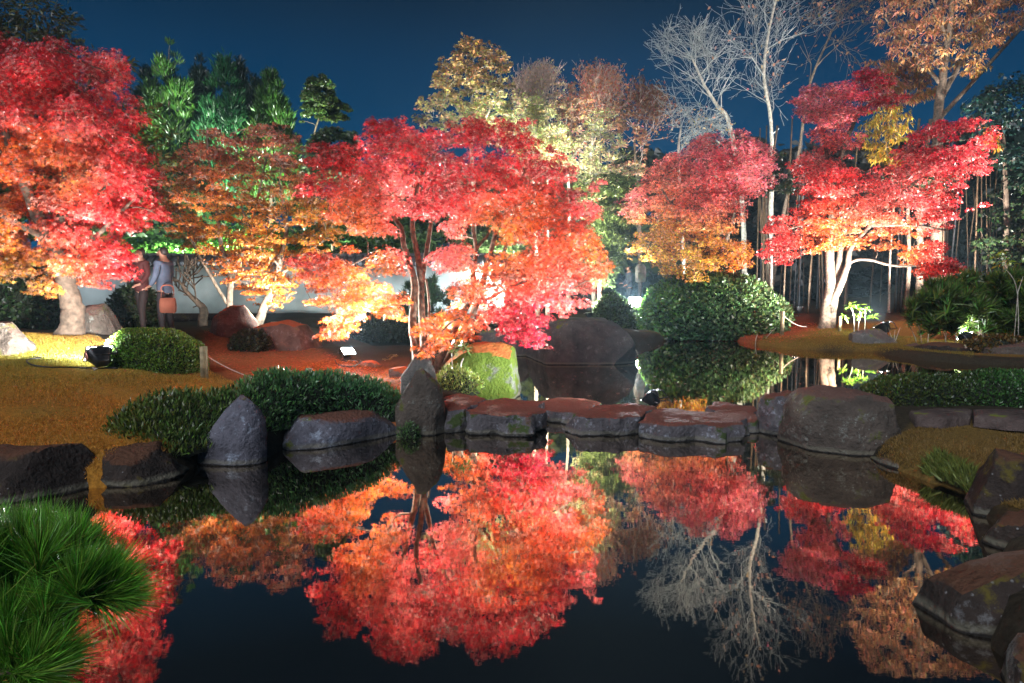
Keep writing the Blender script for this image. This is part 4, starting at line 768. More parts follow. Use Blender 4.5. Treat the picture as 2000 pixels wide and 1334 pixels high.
# ------------------------------------------------------------------ shrubs
def sample(V, T, Q, n, rs):
    tri = np.vstack([np.array(T).reshape(-1, 3), Q[:, :3], Q[:, [0, 2, 3]]]); a, b_, c = V[tri[:, 0]], V[tri[:, 1]], V[tri[:, 2]]
    nn = np.cross(b_ - a, c - a); ar = np.linalg.norm(nn, axis=1); i = rs.choice(len(tri), n, p=ar / ar.sum()); u = rs.rand(n, 1); v = rs.rand(n, 1); f = u + v > 1; u = np.where(f, 1 - u, u); v = np.where(f, 1 - v, v)
    p = a[i] + u * (b_[i] - a[i]) + v * (c[i] - a[i]); return p, norm(nn[i])
def shrub(name, label, poly, Yf, D, n, size, color, seed, tmpl=DIAM, tilt=0, zb=None, lump=.05, cat='shrub', group=None, cpts=None, up=.5, lift=1.0, mat='green', pw_=2.6, flowers=None):
    rs = np.random.RandomState(seed); cx = sum(p[0] for p in poly) / len(poly); py = max(p[1] for p in poly)
    if zb is None: zb = gz(cx, py, Yf + D) - .15
    V, T, Q = loft(poly, Yf, D, tilt, zb, n=60, layers=17, pw_=pw_, thr=-.1); c = V.mean(0)
    nz = np.array([mnoise.fractal(Vector(p * 2.2 + np.array([seed, 0, 0])), .8, 2, 4) for p in V]); V = V + norm(V - c) * nz[:, None] * lump
    root = empty(name, (c[0], c[1], zb), label, cat, group); o_ = np.array([c[0], c[1], zb])
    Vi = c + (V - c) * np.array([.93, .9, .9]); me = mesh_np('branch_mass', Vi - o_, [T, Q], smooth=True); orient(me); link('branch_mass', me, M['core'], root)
    Cp, Nn = sample(V, T, Q, n, rs); out = norm(Cp - c); Nn = np.where(((Nn * out).sum(1) < 0)[:, None], -Nn, Nn)
    Cp = Cp + Nn * (rs.uniform(-1.4, .9, (n, 1)) * size * lift); keep = Cp[:, 2] > zb + .05; Cp, Nn = Cp[keep], Nn[keep]; m = len(Cp)
    tip = Nn * .7 + rs.randn(m, 3) * .55 + [0, 0, up]; col_ = jitter(color, m, .15, .35) if cpts is None else np.clip(colat(proj(Cp), cpts, 50) * np.clip(1 + rs.randn(m, 1) * .35, .3, 1.9) * (1 + rs.randn(m, 3) * .15), .001, .9)
    # leaf normals follow shrub surface loosely
    leaves('foliage', tmpl, Cp, tip, Nn * .6 + rs.randn(m, 3) * .5 + [0, -.2, .4], size * rs.uniform(.6, 1.3, m), col_, M[mat], root)
    return root
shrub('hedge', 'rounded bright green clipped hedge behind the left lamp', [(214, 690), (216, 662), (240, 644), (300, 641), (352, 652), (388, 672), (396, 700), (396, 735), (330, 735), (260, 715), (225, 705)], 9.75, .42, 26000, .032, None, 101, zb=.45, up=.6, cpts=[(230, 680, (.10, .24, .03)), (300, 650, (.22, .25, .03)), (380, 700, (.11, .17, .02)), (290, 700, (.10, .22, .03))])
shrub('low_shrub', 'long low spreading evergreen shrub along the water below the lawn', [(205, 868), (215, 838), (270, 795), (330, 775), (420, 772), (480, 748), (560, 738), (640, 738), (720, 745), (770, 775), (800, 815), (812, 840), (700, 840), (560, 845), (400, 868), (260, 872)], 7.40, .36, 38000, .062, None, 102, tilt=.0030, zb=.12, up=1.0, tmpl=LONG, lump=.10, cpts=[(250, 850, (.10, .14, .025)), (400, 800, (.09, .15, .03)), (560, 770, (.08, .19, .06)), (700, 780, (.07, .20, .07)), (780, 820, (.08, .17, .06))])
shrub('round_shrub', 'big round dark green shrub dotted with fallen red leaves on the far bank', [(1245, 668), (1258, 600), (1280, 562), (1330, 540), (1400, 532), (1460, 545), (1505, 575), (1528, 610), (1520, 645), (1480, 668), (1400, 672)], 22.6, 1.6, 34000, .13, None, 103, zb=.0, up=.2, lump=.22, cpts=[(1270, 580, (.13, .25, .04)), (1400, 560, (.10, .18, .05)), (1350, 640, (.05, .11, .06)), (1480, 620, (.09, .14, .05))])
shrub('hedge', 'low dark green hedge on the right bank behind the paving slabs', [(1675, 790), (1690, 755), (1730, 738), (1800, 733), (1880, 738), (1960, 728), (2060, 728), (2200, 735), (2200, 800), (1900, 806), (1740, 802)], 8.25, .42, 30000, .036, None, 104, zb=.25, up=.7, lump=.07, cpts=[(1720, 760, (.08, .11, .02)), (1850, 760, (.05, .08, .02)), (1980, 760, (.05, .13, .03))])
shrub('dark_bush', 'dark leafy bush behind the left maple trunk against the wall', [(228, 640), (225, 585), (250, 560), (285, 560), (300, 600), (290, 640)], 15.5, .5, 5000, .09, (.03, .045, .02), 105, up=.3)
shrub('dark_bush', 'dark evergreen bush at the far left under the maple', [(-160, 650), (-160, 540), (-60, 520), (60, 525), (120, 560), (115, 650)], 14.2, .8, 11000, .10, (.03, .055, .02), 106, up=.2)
shrub('small_shrub', 'small shrub sprinkled with red leaves beside the squared rock', [(452, 690), (455, 660), (480, 645), (512, 648), (530, 668), (530, 690)], 13.3, .3, 4500, .05, (.05, .06, .02), 107, up=.3)
shrub('small_shrub', 'light green leafy shrub before the mossy rock', [(855, 770), (852, 740), (872, 715), (905, 722), (935, 745), (942, 775), (900, 782)], 9.9, .3, 6500, .05, None, 108, tmpl=LONG, up=.7, lump=.06, zb=.2, cpts=[(870, 730, (.14, .18, .03)), (920, 760, (.12, .26, .05)), (870, 765, (.30, .22, .04))])
shrub('fern_clump', 'green tuft at the foot of the tall standing stone', [(779, 854), (783, 836), (798, 828), (812, 838), (814, 856)], 7.98, .07, 1500, .035, (.08, .17, .05), 109, tmpl=LONG, up=.6, zb=-.05)
shrub('dark_bush', 'dark leafy bush on the left of the bright lamp on the far bank', [(1160, 640), (1165, 590), (1200, 572), (1236, 600), (1238, 640)], 24, .6, 5000, .10, (.04, .06, .02), 110, up=.2)
shrub('dark_bush', 'dark undergrowth behind the dark water under the middle maple', [(630, 682), (640, 640), (720, 615), (820, 620), (860, 640), (940, 620), (1000, 640), (1020, 684)], 20.2, .5, 12000, .09, (.035, .04, .018), 111, up=.2, zb=.1)
shrub('dark_bush', 'brown leafy bush at the right edge of the far bank below the pine', [(1880, 712), (1890, 670), (1940, 655), (2020, 665), (2080, 712)], 16.9, .5, 7000, .08, (.13, .08, .02), 112, up=.2, zb=.0)
rs = np.random.RandomState(3)
def fallen(name, polyw, n, size, colr, label=None, dz=.012, tm=STAR):
    polyw = np.asarray(polyw); lo, hi = polyw.min(0), polyw.max(0); p = lo + rs.rand(n * 4, 2) * (hi - lo); p = p[inpoly(p, polyw)][:n]; z = H(p[:, 0], p[:, 1]); k = z > .03; p, z = p[k], z[k]; m = len(p)
    C = np.column_stack([p, z + dz + rs.rand(m) * .015]); a = rs.rand(m) * 6.28
    return leaves(name, tm, C, np.column_stack([np.cos(a), np.sin(a), rs.randn(m) * .2]), rs.randn(m, 3) * .3 + [0, 0, 1], size * rs.uniform(.6, 1.2, m), jitter(colr, m, .25, .3), M['leaf'])
fallen('fallen_leaves', wp([(640, 700, 12.5), (560, 735, 10.8), (600, 760, 9.6), (780, 780, 9), (830, 760, 9.8), (800, 730, 11), (700, 708, 12.3)]), 3600, .034, (.60, .17, .03))
fallen('fallen_leaves', wp([(395, 700, 11.5), (470, 750, 9.8), (640, 790, 8.4), (860, 800, 8.4), (700, 720, 11.8), (620, 690, 14), (400, 660, 15)]), 2200, .03, (.45, .06, .02))
fallen('fallen_leaves', wp([(1260, 660, 23.3), (1400, 664, 22.9), (1560, 684, 19.5), (1640, 670, 21), (1600, 640, 25), (1300, 625, 28)]), 2600, .05, (.45, .09, .03))
fallen('fallen_leaves', wp([(-200, 960, 5.2), (300, 860, 6.6), (480, 760, 9), (390, 720, 10.2), (200, 650, 12), (-200, 650, 12)]), 240, .035, (.45, .16, .06))

fallen('fallen_leaves', wp([(60, 690, 10.5), (260, 735, 9.3), (420, 735, 9.8), (300, 700, 11), (150, 655, 12.2)]), 160, .04, (.50, .12, .05))
fallen('fallen_leaves', wp([(1700, 905, 6.8), (1880, 970, 5.7), (2000, 1010, 4.9), (2100, 815, 7.6), (1790, 825, 7.4)]), 60, .03, (.35, .13, .06))
# ------------------------------------------------------------------ grass blades
def grass(name, polyw, n, h, colr, parent=None, excl=None):
    polyw = np.asarray(polyw); lo, hi = polyw.min(0), polyw.max(0); p = lo + rs.rand(int(n * 3), 2) * (hi - lo); p = p[inpoly(p, polyw)][:n]; z = H(p[:, 0], p[:, 1]); k = z > .02; p, z = p[k], z[k]; m = len(p)
    C = np.column_stack([p, z - .003]); tip = np.column_stack([rs.randn(m) * .6, rs.randn(m) * .6, np.ones(m)])
    c = colr(p) if callable(colr) else np.tile(colr, (m, 1)); c = np.clip(c * np.clip(1 + rs.randn(m, 1) * .3, .4, 1.8), .001, .9)
    TM = (np.array([(-.09, 0, 0), (.09, 0, 0), (0, 1, 0)]), np.array([(0, 1, 2)]))
    return leaves(name, TM, C, tip, rs.randn(m, 3) * [1, 1, .1] + [0, -.6, .3], h * rs.uniform(.5, 1.3, m), c, M['dry'])
qg = P(100, 690, 10)
def lawncol(p):
    w = np.exp(-((p[:, 0] - qg[0]) ** 2 / 6 + (p[:, 1] - qg[1]) ** 2 / 3.5))[:, None]; return np.array([.52, .23, .035]) * (1 - w) + np.array([.25, .25, .04]) * w
grass('lawn_grass', lawn, 150000, .036, lawncol)
grass('mound_grass', wp([(1700, 905, 6.8), (1880, 970, 5.7), (2000, 1010, 4.9), (2300, 1000, 5), (2300, 815, 7.6), (1990, 826, 7.3), (1790, 830, 7.3), (1730, 850, 7.1)]), 60000, .035, (.24, .15, .04))
grass('bank_moss', wp([(1540, 684, 19.3), (1700, 691, 18.4), (1900, 716, 15.9), (1900, 670, 20), (1620, 640, 23)]), 30000, .05, (.24, .18, .03))
grass('shore_grass', wp([(1780, 925, 6.25), (1890, 985, 5.45), (1900, 950, 5.9), (1830, 905, 6.4)]), 4000, .10, (.16, .20, .04))

# ------------------------------------------------------------------ pines (needle tufts)
def tufts(centers, dirs, n, ln, color, name, parent, rs, spread=.55, width=.010):
    k = len(centers); c = np.repeat(centers, n, 0); d = norm(np.repeat(dirs, n, 0) + rs.randn(k * n, 3) * spread); c = c + np.repeat(dirs, n, 0) * (rs.rand(k * n, 1) - .7) * ln * .5
    TM = (np.array([(-width, 0, 0), (width, 0, 0), (width * .8, .55, .03), (-width * .8, .55, .03), (0, 1, 0)]), np.array([(0, 1, 2), (0, 2, 3), (3, 2, 4)]))
    return leaves(name, TM, c, d, rs.randn(k * n, 3), ln * rs.uniform(.7, 1.15, k * n), jitter(color, k * n, .2, .35), M['needle'], parent)
rs = np.random.RandomState(17)
b0 = np.array([-1.55, 1.25, H1(-1.55, 1.25)]); root = empty('pine_tree', b0, 'foreground pine with long green needles reaching over the water at the lower left', 'pine tree')
mb = MB(b0); mb.tube(smoothline([b0 - [0, 0, .1], P(-200, 1330, 1.45), P(-40, 1260, 1.55), P(60, 1215, 1.6)], 5), np.linspace(.05, .02, 16), 8); mb.build('trunk', M['bark_dark'], root, smooth=True)
tc_ = []; td = []
brs = [[(-40, 1260, 1.5), (60, 1200, 1.55), (150, 1175, 1.6), (222, 1166, 1.61)], [(60, 1215, 1.6), (120, 1185, 1.62), (165, 1168, 1.62)], [(-60, 1300, 1.45), (20, 1310, 1.45), (80, 1308, 1.45)], [(-100, 1220, 1.7), (-20, 1130, 1.75), (60, 1090, 1.8), (120, 1085, 1.8)], [(-100, 1200, 1.9), (-20, 1120, 1.95), (40, 1100, 1.95)]]
for br in brs:
    w = smoothline([P(*q) for q in br], 4); mb = MB(b0); mb.tube(w, np.linspace(.016, .006, len(w)), 7); mb.build('branch', M['bark'], root, smooth=True)
sites = [(222, 1168, 1.6, (1, 0, .15)), (215, 1150, 1.62, (.8, 0, .6)), (205, 1130, 1.66, (.7, 0, .8)), (190, 1165, 1.6, (.9, 0, .25)), (200, 1160, 1.62, (.8, .2, -.1)), (165, 1155, 1.6, (.3, 0, 1)), (140, 1160, 1.62, (-.2, .1, 1)), (150, 1170, 1.55, (-.9, 0, .3)), (120, 1165, 1.6, (.2, 0, 1)), (185, 1150, 1.62, (.6, 0, .9)), (90, 1160, 1.62, (0, 0, 1)),
         (80, 1308, 1.45, (.9, 0, .35)), (60, 1300, 1.45, (.4, 0, .9)), (20, 1290, 1.45, (0, 0, 1)), (100, 1290, 1.5, (.9, 0, .5)), (-10, 1300, 1.45, (-.3, 0, 1)), (50, 1320, 1.4, (.7, -.2, 0))]
for k in range(140):
    x = rs.uniform(-90, 190); y = rs.uniform(1065, 1330); 
    if x > 110 and y > 1190: continue
    sites.append((x, y, rs.uniform(1.5, 1.95), (rs.uniform(-.3, .5), 0, 1)))
for k in range(12): sites.append((rs.uniform(-60, 140), rs.uniform(1050, 1090), rs.uniform(1.7, 2.0), (rs.uniform(-.1, .4), 0, 1)))
tc_ = np.array([P(a, b_, Y) for a, b_, Y, d in sites]); td = norm(np.array([d for *_, d in sites], float))
tufts(tc_, td, 330, .12, (.13, .32, .035), 'needles', root, rs, .42, .010)
tufts(tc_[::3], td[::3], 16, .10, (.38, .24, .09), 'dry_needles', root, rs, .6, .010)
mb = MB(b0); allw = np.concatenate([smoothline([P(*q) for q in br], 4) for br in brs]); nn_ = np.array([allw[np.argmin(np.linalg.norm(allw - c, axis=1))] for c in tc_]); mb.segs(nn_, tc_, .007, .004, 5); mb.build('twigs', M['bark'], root, kind='stuff')
def bgpine(label, poly, Y, D, n, ln, color, seed, stem):
    rs = np.random.RandomState(seed); pads = crown(poly, Y, D, n, 20, (), .7, seed=seed, mindist=.35); b0 = P(stem[0][0], stem[0][1], Y); b0 = np.array([b0[0], Y, H1(b0[0], Y)])
    root = empty('pine_tree', b0, label, 'pine tree'); w, r = limb(stem, 14, 5, Y); w[0, 2] = b0[2] - .1; mb = MB(b0); mb.tube(w, r, 9); mb.build('trunk', M['bark_dark'], root, smooth=True)
    skeleton([(w, r)], pads, rs, b0).build('branches', M['bark_dark'], root, kind='stuff'); c = np.concatenate([p[0] + norm(rs.randn(5, 3)) * p[1] * .6 for p in pads]); d = norm(rs.randn(len(c), 3) * .5 + [0, -.1, 1])
    tufts(c, d, 34, ln, color, 'needles', root, rs, .5, .05); return root
bgpine('low spreading pine with dense upright needles at the right edge of the far bank', [(1780, 620), (1782, 590), (1820, 562), (1880, 545), (1950, 540), (2150, 545), (2150, 650), (1960, 655), (1900, 640), (1850, 650), (1800, 640)], 19.3, 1.1, 190, .36, (.09, .15, .03), 121, [(1925, 672, 0), (1915, 640, 0), (1940, 600, 0)])
bgpine('small pine with spiky needles behind the stems of the middle maple', [(768, 600), (790, 560), (840, 545), (880, 560), (900, 610), (860, 650), (790, 640)], 17.5, .8, 40, .2, (.05, .10, .04), 122, [(840, 680, 0), (840, 640, 0), (835, 600, 0)])

# ------------------------------------------------------------------ small plants lit by the lamps
def plant(label, stems, Y, heads, leafn, ln, color, seed, name='young_plant', tm=LONG):
    rs = np.random.RandomState(seed); b = P(stems[0][0][0], stems[0][0][1], Y); b0 = np.array([b[0], Y, H1(b[0], Y)]); root = empty(name, b0, label, 'plant'); 
    for s in stems:
        w = smoothline([P(x, y, Y + rs.randn() * .05) for x, y in s], 4); w[0, 2] = min(w[0, 2], H1(w[0, 0], w[0, 1])); mb = MB(b0); mb.tube(w, np.linspace(.014, .007, len(w)), 6); mb.build('stem', M['bark_pale'], root, smooth=True)
    C = []; T = []
    for x, y, r in heads:
        c = P(x, y, Y); C.append(c + rs.randn(leafn, 3) * pxm(Y) * r * .35); T.append(norm(rs.randn(leafn, 3) * [1, 1, .3]))
    C = np.concatenate(C); T = np.concatenate(T); m = len(C)
    leaves('foliage', tm, C, T + [0, 0, -.15], rs.randn(m, 3) * .35 + [0, -.2, 1], ln * rs.uniform(.7, 1.2, m), jitter(color, m), M['green'], root)
LG = (.16, .32, .03)
plant('young plant with whorls of lit green leaves left of the right lamp', [[(1668, 652), (1668, 620), (1662, 600)], [(1688, 652), (1690, 625), (1690, 605)], [(1675, 652), (1678, 628), (1682, 615)]], 21.5, [(1662, 596, 8), (1668, 600, 6), (1690, 602, 7), (1678, 616, 6), (1650, 618, 5), (1705, 618, 5)], 22, .20, LG, 1)
plant('bright green shrub lit from below between the two right lamps', [[(1800, 665), (1795, 640), (1785, 622)], [(1812, 665), (1815, 640), (1825, 628)], [(1790, 665), (1778, 640), (1772, 630)]], 19.5, [(1785, 622, 10), (1795, 632, 10), (1808, 640, 10), (1778, 635, 8), (1822, 645, 8), (1800, 650, 9), (1830, 650, 6)], 40, .10, (.14, .34, .05), 2, tm=DIAM)
plant('small whitish lit shrub beside the far right lamp', [[(1848, 662), (1848, 648), (1855, 636)], [(1848, 662), (1842, 646)], [(1868, 660), (1862, 640)]], 19.0, [(1855, 634, 9), (1865, 636, 6), (1844, 642, 6)], 40, .09, (.3, .42, .16), 3, tm=DIAM)
plant('leafy sapling with narrow leaves before the mossy rock', [[(888, 770), (884, 720), (882, 690)], [(895, 768), (900, 715), (905, 700)]], 10.1, [(905, 676, 9), (910, 682, 7), (884, 684, 9), (897, 672, 8)], 34, .09, (.16, .24, .08), 4)
plant('thin sapling with yellow green leaves above the right pine', [[(1990, 655), (1985, 560), (1960, 520)], [(1985, 580), (1998, 540)]], 18, [(1945, 500, 8), (1960, 492, 8), (1970, 510, 9), (1950, 518, 7), (1998, 545, 6)], 16, .19, (.36, .34, .04), 5)
plant('arching yellow green fern fronds at the water behind the path', [[(752, 716), (762, 700), (775, 692)], [(748, 716), (752, 704)]], 12.6, [(762, 698, 7), (752, 704, 6), (772, 694, 4)], 40, .06, (.22, .2, .04), 6, 'fern')
plant('small leafy stems at the foot of the round shrub', [[(1490, 668), (1505, 650), (1516, 640)], [(1475, 668), (1480, 650)]], 21.2, [(1510, 645, 5), (1482, 650, 6), (1495, 658, 6)], 30, .10, (.14, .18, .03), 7)
plant('dark twiggy plant on the right bank beside the pale rock', [[(1745, 668), (1738, 650), (1735, 640)], [(1748, 668), (1755, 648), (1758, 640)], [(1746, 668), (1748, 645)]], 19.6, [(1736, 640, 5), (1758, 642, 5)], 8, .07, (.12, .12, .05), 8)

# ------------------------------------------------------------------ plaster wall with tiled roof
WY = 22.5; xl = P(-60, 600, WY)[0]; xr = P(985, 600, WY)[0]; zt = P(500, 521, WY)[2]; zr = P(500, 499, WY)[2]
root = empty('plaster_wall', ((xl + xr) / 2, WY, .6), 'long white plaster garden wall with grey tiled coping behind the trees', 'wall'); o_ = np.array(root.location)
mb = MB(o_); mb.box(((xl + xr) / 2, WY, (zt + .2) / 2), ((xr - xl) / 2, .16, (zt - .2) / 2)); mb.build('wall_body', M['plaster'], root)
mb = MB(o_); ez = zt + .02
V = []; 
for x in (xl - .1, xr + .1):
    V += [(x, WY - .42, ez), (x, WY - .42, ez + .07), (x, WY - .08, zr - .04), (x, WY + .08, zr - .04), (x, WY + .42, ez + .07), (x, WY + .42, ez)]
mb.add(V, Q=[(i, (i + 1) % 6, 6 + (i + 1) % 6, 6 + i) for i in range(6)]); rf = mb.build('roof', M['tile'], root)
mb = MB(o_); mb.tube([(xl - .1, WY, zr), (xr + .1, WY, zr)], .075, 8); mb.build('ridge', M['tile'], root, smooth=True)
me_end = None; me_row = None; x = xl; 
while x < xr:
    if me_end is None:
        mb = MB((x, WY, ez)); mb.tube([(x, WY - .46, ez + .065), (x, WY - .10, zr - .02)], .058, 8); o = mb.build('roof_tile', M['tile'], rf, smooth=True); me_row = o.data; o.location = np.array((x, WY, ez)) - o_
        mb = MB((x, WY, ez)); mb.tube([(x, WY - .485, ez + .06), (x, WY - .455, ez + .06)], .066, 14); mb.tube([(x, WY - .495, ez + .06), (x, WY - .48, ez + .06)], .03, 8); o = mb.build('tile_end', M['tile_end'], rf); me_end = o.data; o.location = np.array((x, WY, ez)) - o_
    else:
        for nm, me_ in (('roof_tile', me_row), ('tile_end', me_end)):
            o = link(nm, me_, None, rf); o.location = np.array((x, WY, ez)) - o_
    x += .26
mb = MB(o_); mb.box(((xl + xr) / 2, WY - .02, .75), ((xr - xl) / 2, .22, .18)); mb.build('stone_footing', M['rock_dark'], root)

# ------------------------------------------------------------------ floodlights
def lookrot(d):
    d = norm(np.array(d, float)); r = norm(np.cross(d, [0, 0, 1.])); u = np.cross(r, d); return np.stack([r, u, d], 1)  # columns: right, up, forward
def floodlight(label, pos, aim, power, size=.16, spot=100, color=(1, .96, .9), stand=True, sticker=False, blend=.5, hidden=False):
    pos = np.array(pos, float); d = norm(np.array(aim, float) - pos); Rm = lookrot(d); g = H1(pos[0], pos[1]); 
    if stand is not True: g = stand
    b0 = np.array([pos[0], pos[1], g]); root = empty('floodlight', b0, label, 'floodlight', 'garden floodlights'); s = size
    def loc(v): return (np.array(v, float) * s) @ Rm.T + pos
    # housing: tapering rear shell
    mb = MB(b0); secs = [(-1.3, .35, .3), (-1.2, .55, .45), (-.7, .72, .56), (-.15, .98, .78), (.0, 1.0, .8)]
    V = []; n_ = 16; th = np.arange(n_) * 2 * math.pi / n_
    for z, a, b_ in secs:
        cx_ = np.sign(np.cos(th)) * np.abs(np.cos(th)) ** .45 * a; sy = np.sign(np.sin(th)) * np.abs(np.sin(th)) ** .45 * b_; V.append(loc(np.column_stack([cx_, sy, np.full(n_, z)])))
    V = np.concatenate(V + [loc([[0, 0, -1.33]])]); m_ = len(secs); i = np.arange(m_ - 1)[:, None] * n_; j = np.arange(n_)[None]; k = (j + 1) % n_
    mb.add(V, T=[(m_ * n_, (q + 1) % n_, q) for q in range(n_)], Q=np.stack([i + j, i + k, i + n_ + k, i + n_ + j], -1).reshape(-1, 4)); mb.build('housing', M['metal'], root)
    mb = MB(b0); e = [(-1.02, -.84), (1.02, -.84), (1.02, .84), (-1.02, .84)]
    for q in range(4):
        a, b_ = e[q], e[(q + 1) % 4]; mb.tube(loc([(a[0], a[1], .04), (b_[0], b_[1], .04)]), .07 * s, 6)
    ff = mb.build('front_frame', M['steel'], root)
    mb = MB(b0); mb.add(loc([(-.94, -.76, .03), (.94, -.76, .03), (.94, .76, .03), (-.94, .76, .03)]), Q=[(0, 1, 2, 3)]); mb.build('glass', M['lens'], ff)
    mb = MB(b0); mb.tube(loc([(-.9, .84, .0), (-.9, 1.15, -.35), (-.9, 1.15, -1.25), (.9, 1.15, -1.25), (.9, 1.15, -.35), (.9, .84, 0)]), .07 * s, 6); mb.build('handle', M['metal'], root)
    mb = MB(b0); f = loc([(-1.1, 0, -.5)])[0]; f2 = loc([(1.1, 0, -.5)])[0]; dn = np.array([0, 0, -1.]) * s * .95; mb.tube([f, f + dn, f2 + dn, f2], .07 * s, 6); c = (f + f2) / 2 + dn; mb.tube([c, [c[0], c[1], g]], .08 * s, 6); mb.build('bracket', M['metal'], root)
    for sg in (-1, 1):
        mb = MB(b0); h = norm(np.array([d[0], d[1], 0])); rr = np.array([-h[1], h[0], 0]); q = np.array([c[0], c[1], g + .02]); mb.tube(smoothline([q - h * s * 1.2 + rr * sg * s * .9, q + rr * sg * s * .3, q + h * s * 1.2 + rr * sg * s * .9], 4), .06 * s, 6); mb.build('foot', M['steel'] if sg > 0 else M['metal'], root)
    if sticker:
        mb = MB(b0); rt = loc([(1.0, .25, -.45), (.93, .25, -.2), (.93, -.15, -.2), (1.0, -.15, -.45)]); 
        side = -Rm[:, 0] if (-Rm[:, 0])[1] < Rm[:, 0][1] else Rm[:, 0]
        cc_ = pos + side * s * 1.03 - d * s * .35 + Rm[:, 1] * s * .08; 
        for nm, w_, h_, off, mt in (('sticker', .30, .24, 0.0, 'sticker'),):
            mb.box(cc_, np.array([w_, h_, .015]) * s, np.stack([d, Rm[:, 1], side], 1))
        st = mb.build('sticker', M['sticker'], root); mb = MB(b0); ax = np.stack([d, Rm[:, 1], side], 1)
        for u_, v_, w_, h_ in ((-.17, .07, .02, .09), (-.10, .1, .05, .015), (-.10, .02, .05, .015), (-.10, -.06, .05, .015), (.03, .08, .015, .08), (.08, 0, .05, .015), (.18, .05, .015, .1), (.14, .1, .04, .015)):
            mb.box(cc_ + ax @ (np.array([-u_, v_, .022]) * s), np.array([w_, h_, .004]) * s, ax)
        mb.build('lettering', M['ink'], st)
    ld = bpy.data.lights.new('floodlight_beam', 'SPOT'); ld.energy = power; ld.spot_size = math.radians(spot); ld.spot_blend = blend; ld.shadow_soft_size = s * .6; ld.color = color
    lo = bpy.data.objects.new('floodlight_beam', ld); col.objects.link(lo); lo.parent = root; lp = pos + d * s * .12
    lo.location = tuple(lp - b0); lo.rotation_euler = Vector(d).to_track_quat('-Z', 'Y').to_euler(); return root
WHT = (1, .97, .92); CW = (.86, .95, 1.)
floodlight('black floodlight with red sticker on the left lawn shining up at the red maple', P(192, 690, 9.6), P(60, 400, 11.3), 1250, .165, 125, WHT, sticker=True)
floodlight('bright floodlight half hidden under the low branches of the middle maple', P(680, 686, 12.2), P(800, 330, 10.6), 850, .115, 150, WHT)
floodlight('starry bright floodlight facing the camera on the far bank beside the visitor with backpack', P(1240, 590, 26.5), P(1040, 380, 11.0), 9000, .24, 40, CW)
floodlight('floodlight with handle standing on a stepping stone', P(1268, 772, 9.35), P(930, 340, 11.5), 1150, .13, 120, WHT, stand=.21)
floodlight('bright floodlight on the pale rock below the right maple', P(1722, 634, 20.5), P(1560, 340, 22.8), 3800, .22, 140, WHT)
floodlight('small floodlight low among the plants, rightmost on the far bank', P(1884, 656, 19.0), P(1740, 480, 23), 1200, .17, 80, WHT)
# cables
for lab, pts, r in (('black cable looping over the lawn from the pale rock to the left floodlight', [(66, 695, 9.9), (80, 710, 9.7), (55, 722, 9.5), (62, 734, 9.2), (100, 732, 9.2), (140, 718, 9.4), (165, 712, 9.5), (190, 706, 9.6)], .012), ('dark cable beside the lamp behind the path', [(655, 705, 12.2), (662, 716, 11.7), (690, 716, 11.7), (705, 708, 12.2), (690, 700, 12.3)], .012)):
    w = smoothline([onground(P(*q), .02) for q in pts], 5); mb = MB(w[0]); mb.tube(w, r, 6); o = mb.build('cable', M['rubber'], smooth=True); o.location = tuple(w[0]); tag(o, lab, 'cable')
# fixtures hidden in the planting that light the woods behind, as the photograph's light shows
HID = [(P(430, 545, 24.5), P(440, 130, 33), 16000, (.85, 1, .8)), (P(1010, 600, 21.5), P(1020, 190, 28), 5200, (1, .95, .8)), (P(1150, 600, 24.6), P(1130, 330, 25.5), 3200, (1, .97, .85)), (P(1395, 560, 26.5), P(1370, 130, 30), 1300, (.85, 1, .97)), (P(1256, 606, 25.0), P(1350, 400, 23.3), 4500, (1, .93, .8)),
       (P(1560, 600, 27), P(1540, 80, 29), 600, (.9, .97, 1)), (P(1860, 610, 24), P(1850, 40, 28), 7000, (1, .93, .85)), (P(540, 660, 14.9), P(470, 400, 16.5), 750, (1, .93, .85)), (P(890, 655, 13.0), P(850, 380, 11.5), 1250, WHT), (P(575, 655, 15.4), P(500, 560, 22.4), 170, (.85, 1, .97)), (P(930, 640, 20.5), P(860, 560, 22.4), 110, (.9, 1, 1))]
HL = ['floodlight behind the wall lighting the conifers', 'floodlight behind the middle maple lighting the pale yellow tree', 'floodlight in the growth lighting the pale green young tree', 'floodlight behind the round shrub lighting the white bare tree', 'floodlight at the foot of the round shrub lighting the pink topped maple', 'floodlight at the left edge of the bamboo grove', 'floodlight behind the right pine lighting the brown tree', 'floodlight at the foot of the thin orange brown maple', 'floodlight behind the trunk of the middle maple', 'floodlight behind the path washing the white wall', 'floodlight at the wall foot behind the middle maple']
for k, (a, b_, pw_, c) in enumerate(HID):
    a = onground(a, .22 if k == 9 else .35); floodlight(HL[k], a, b_, pw_, .14, 120, c)

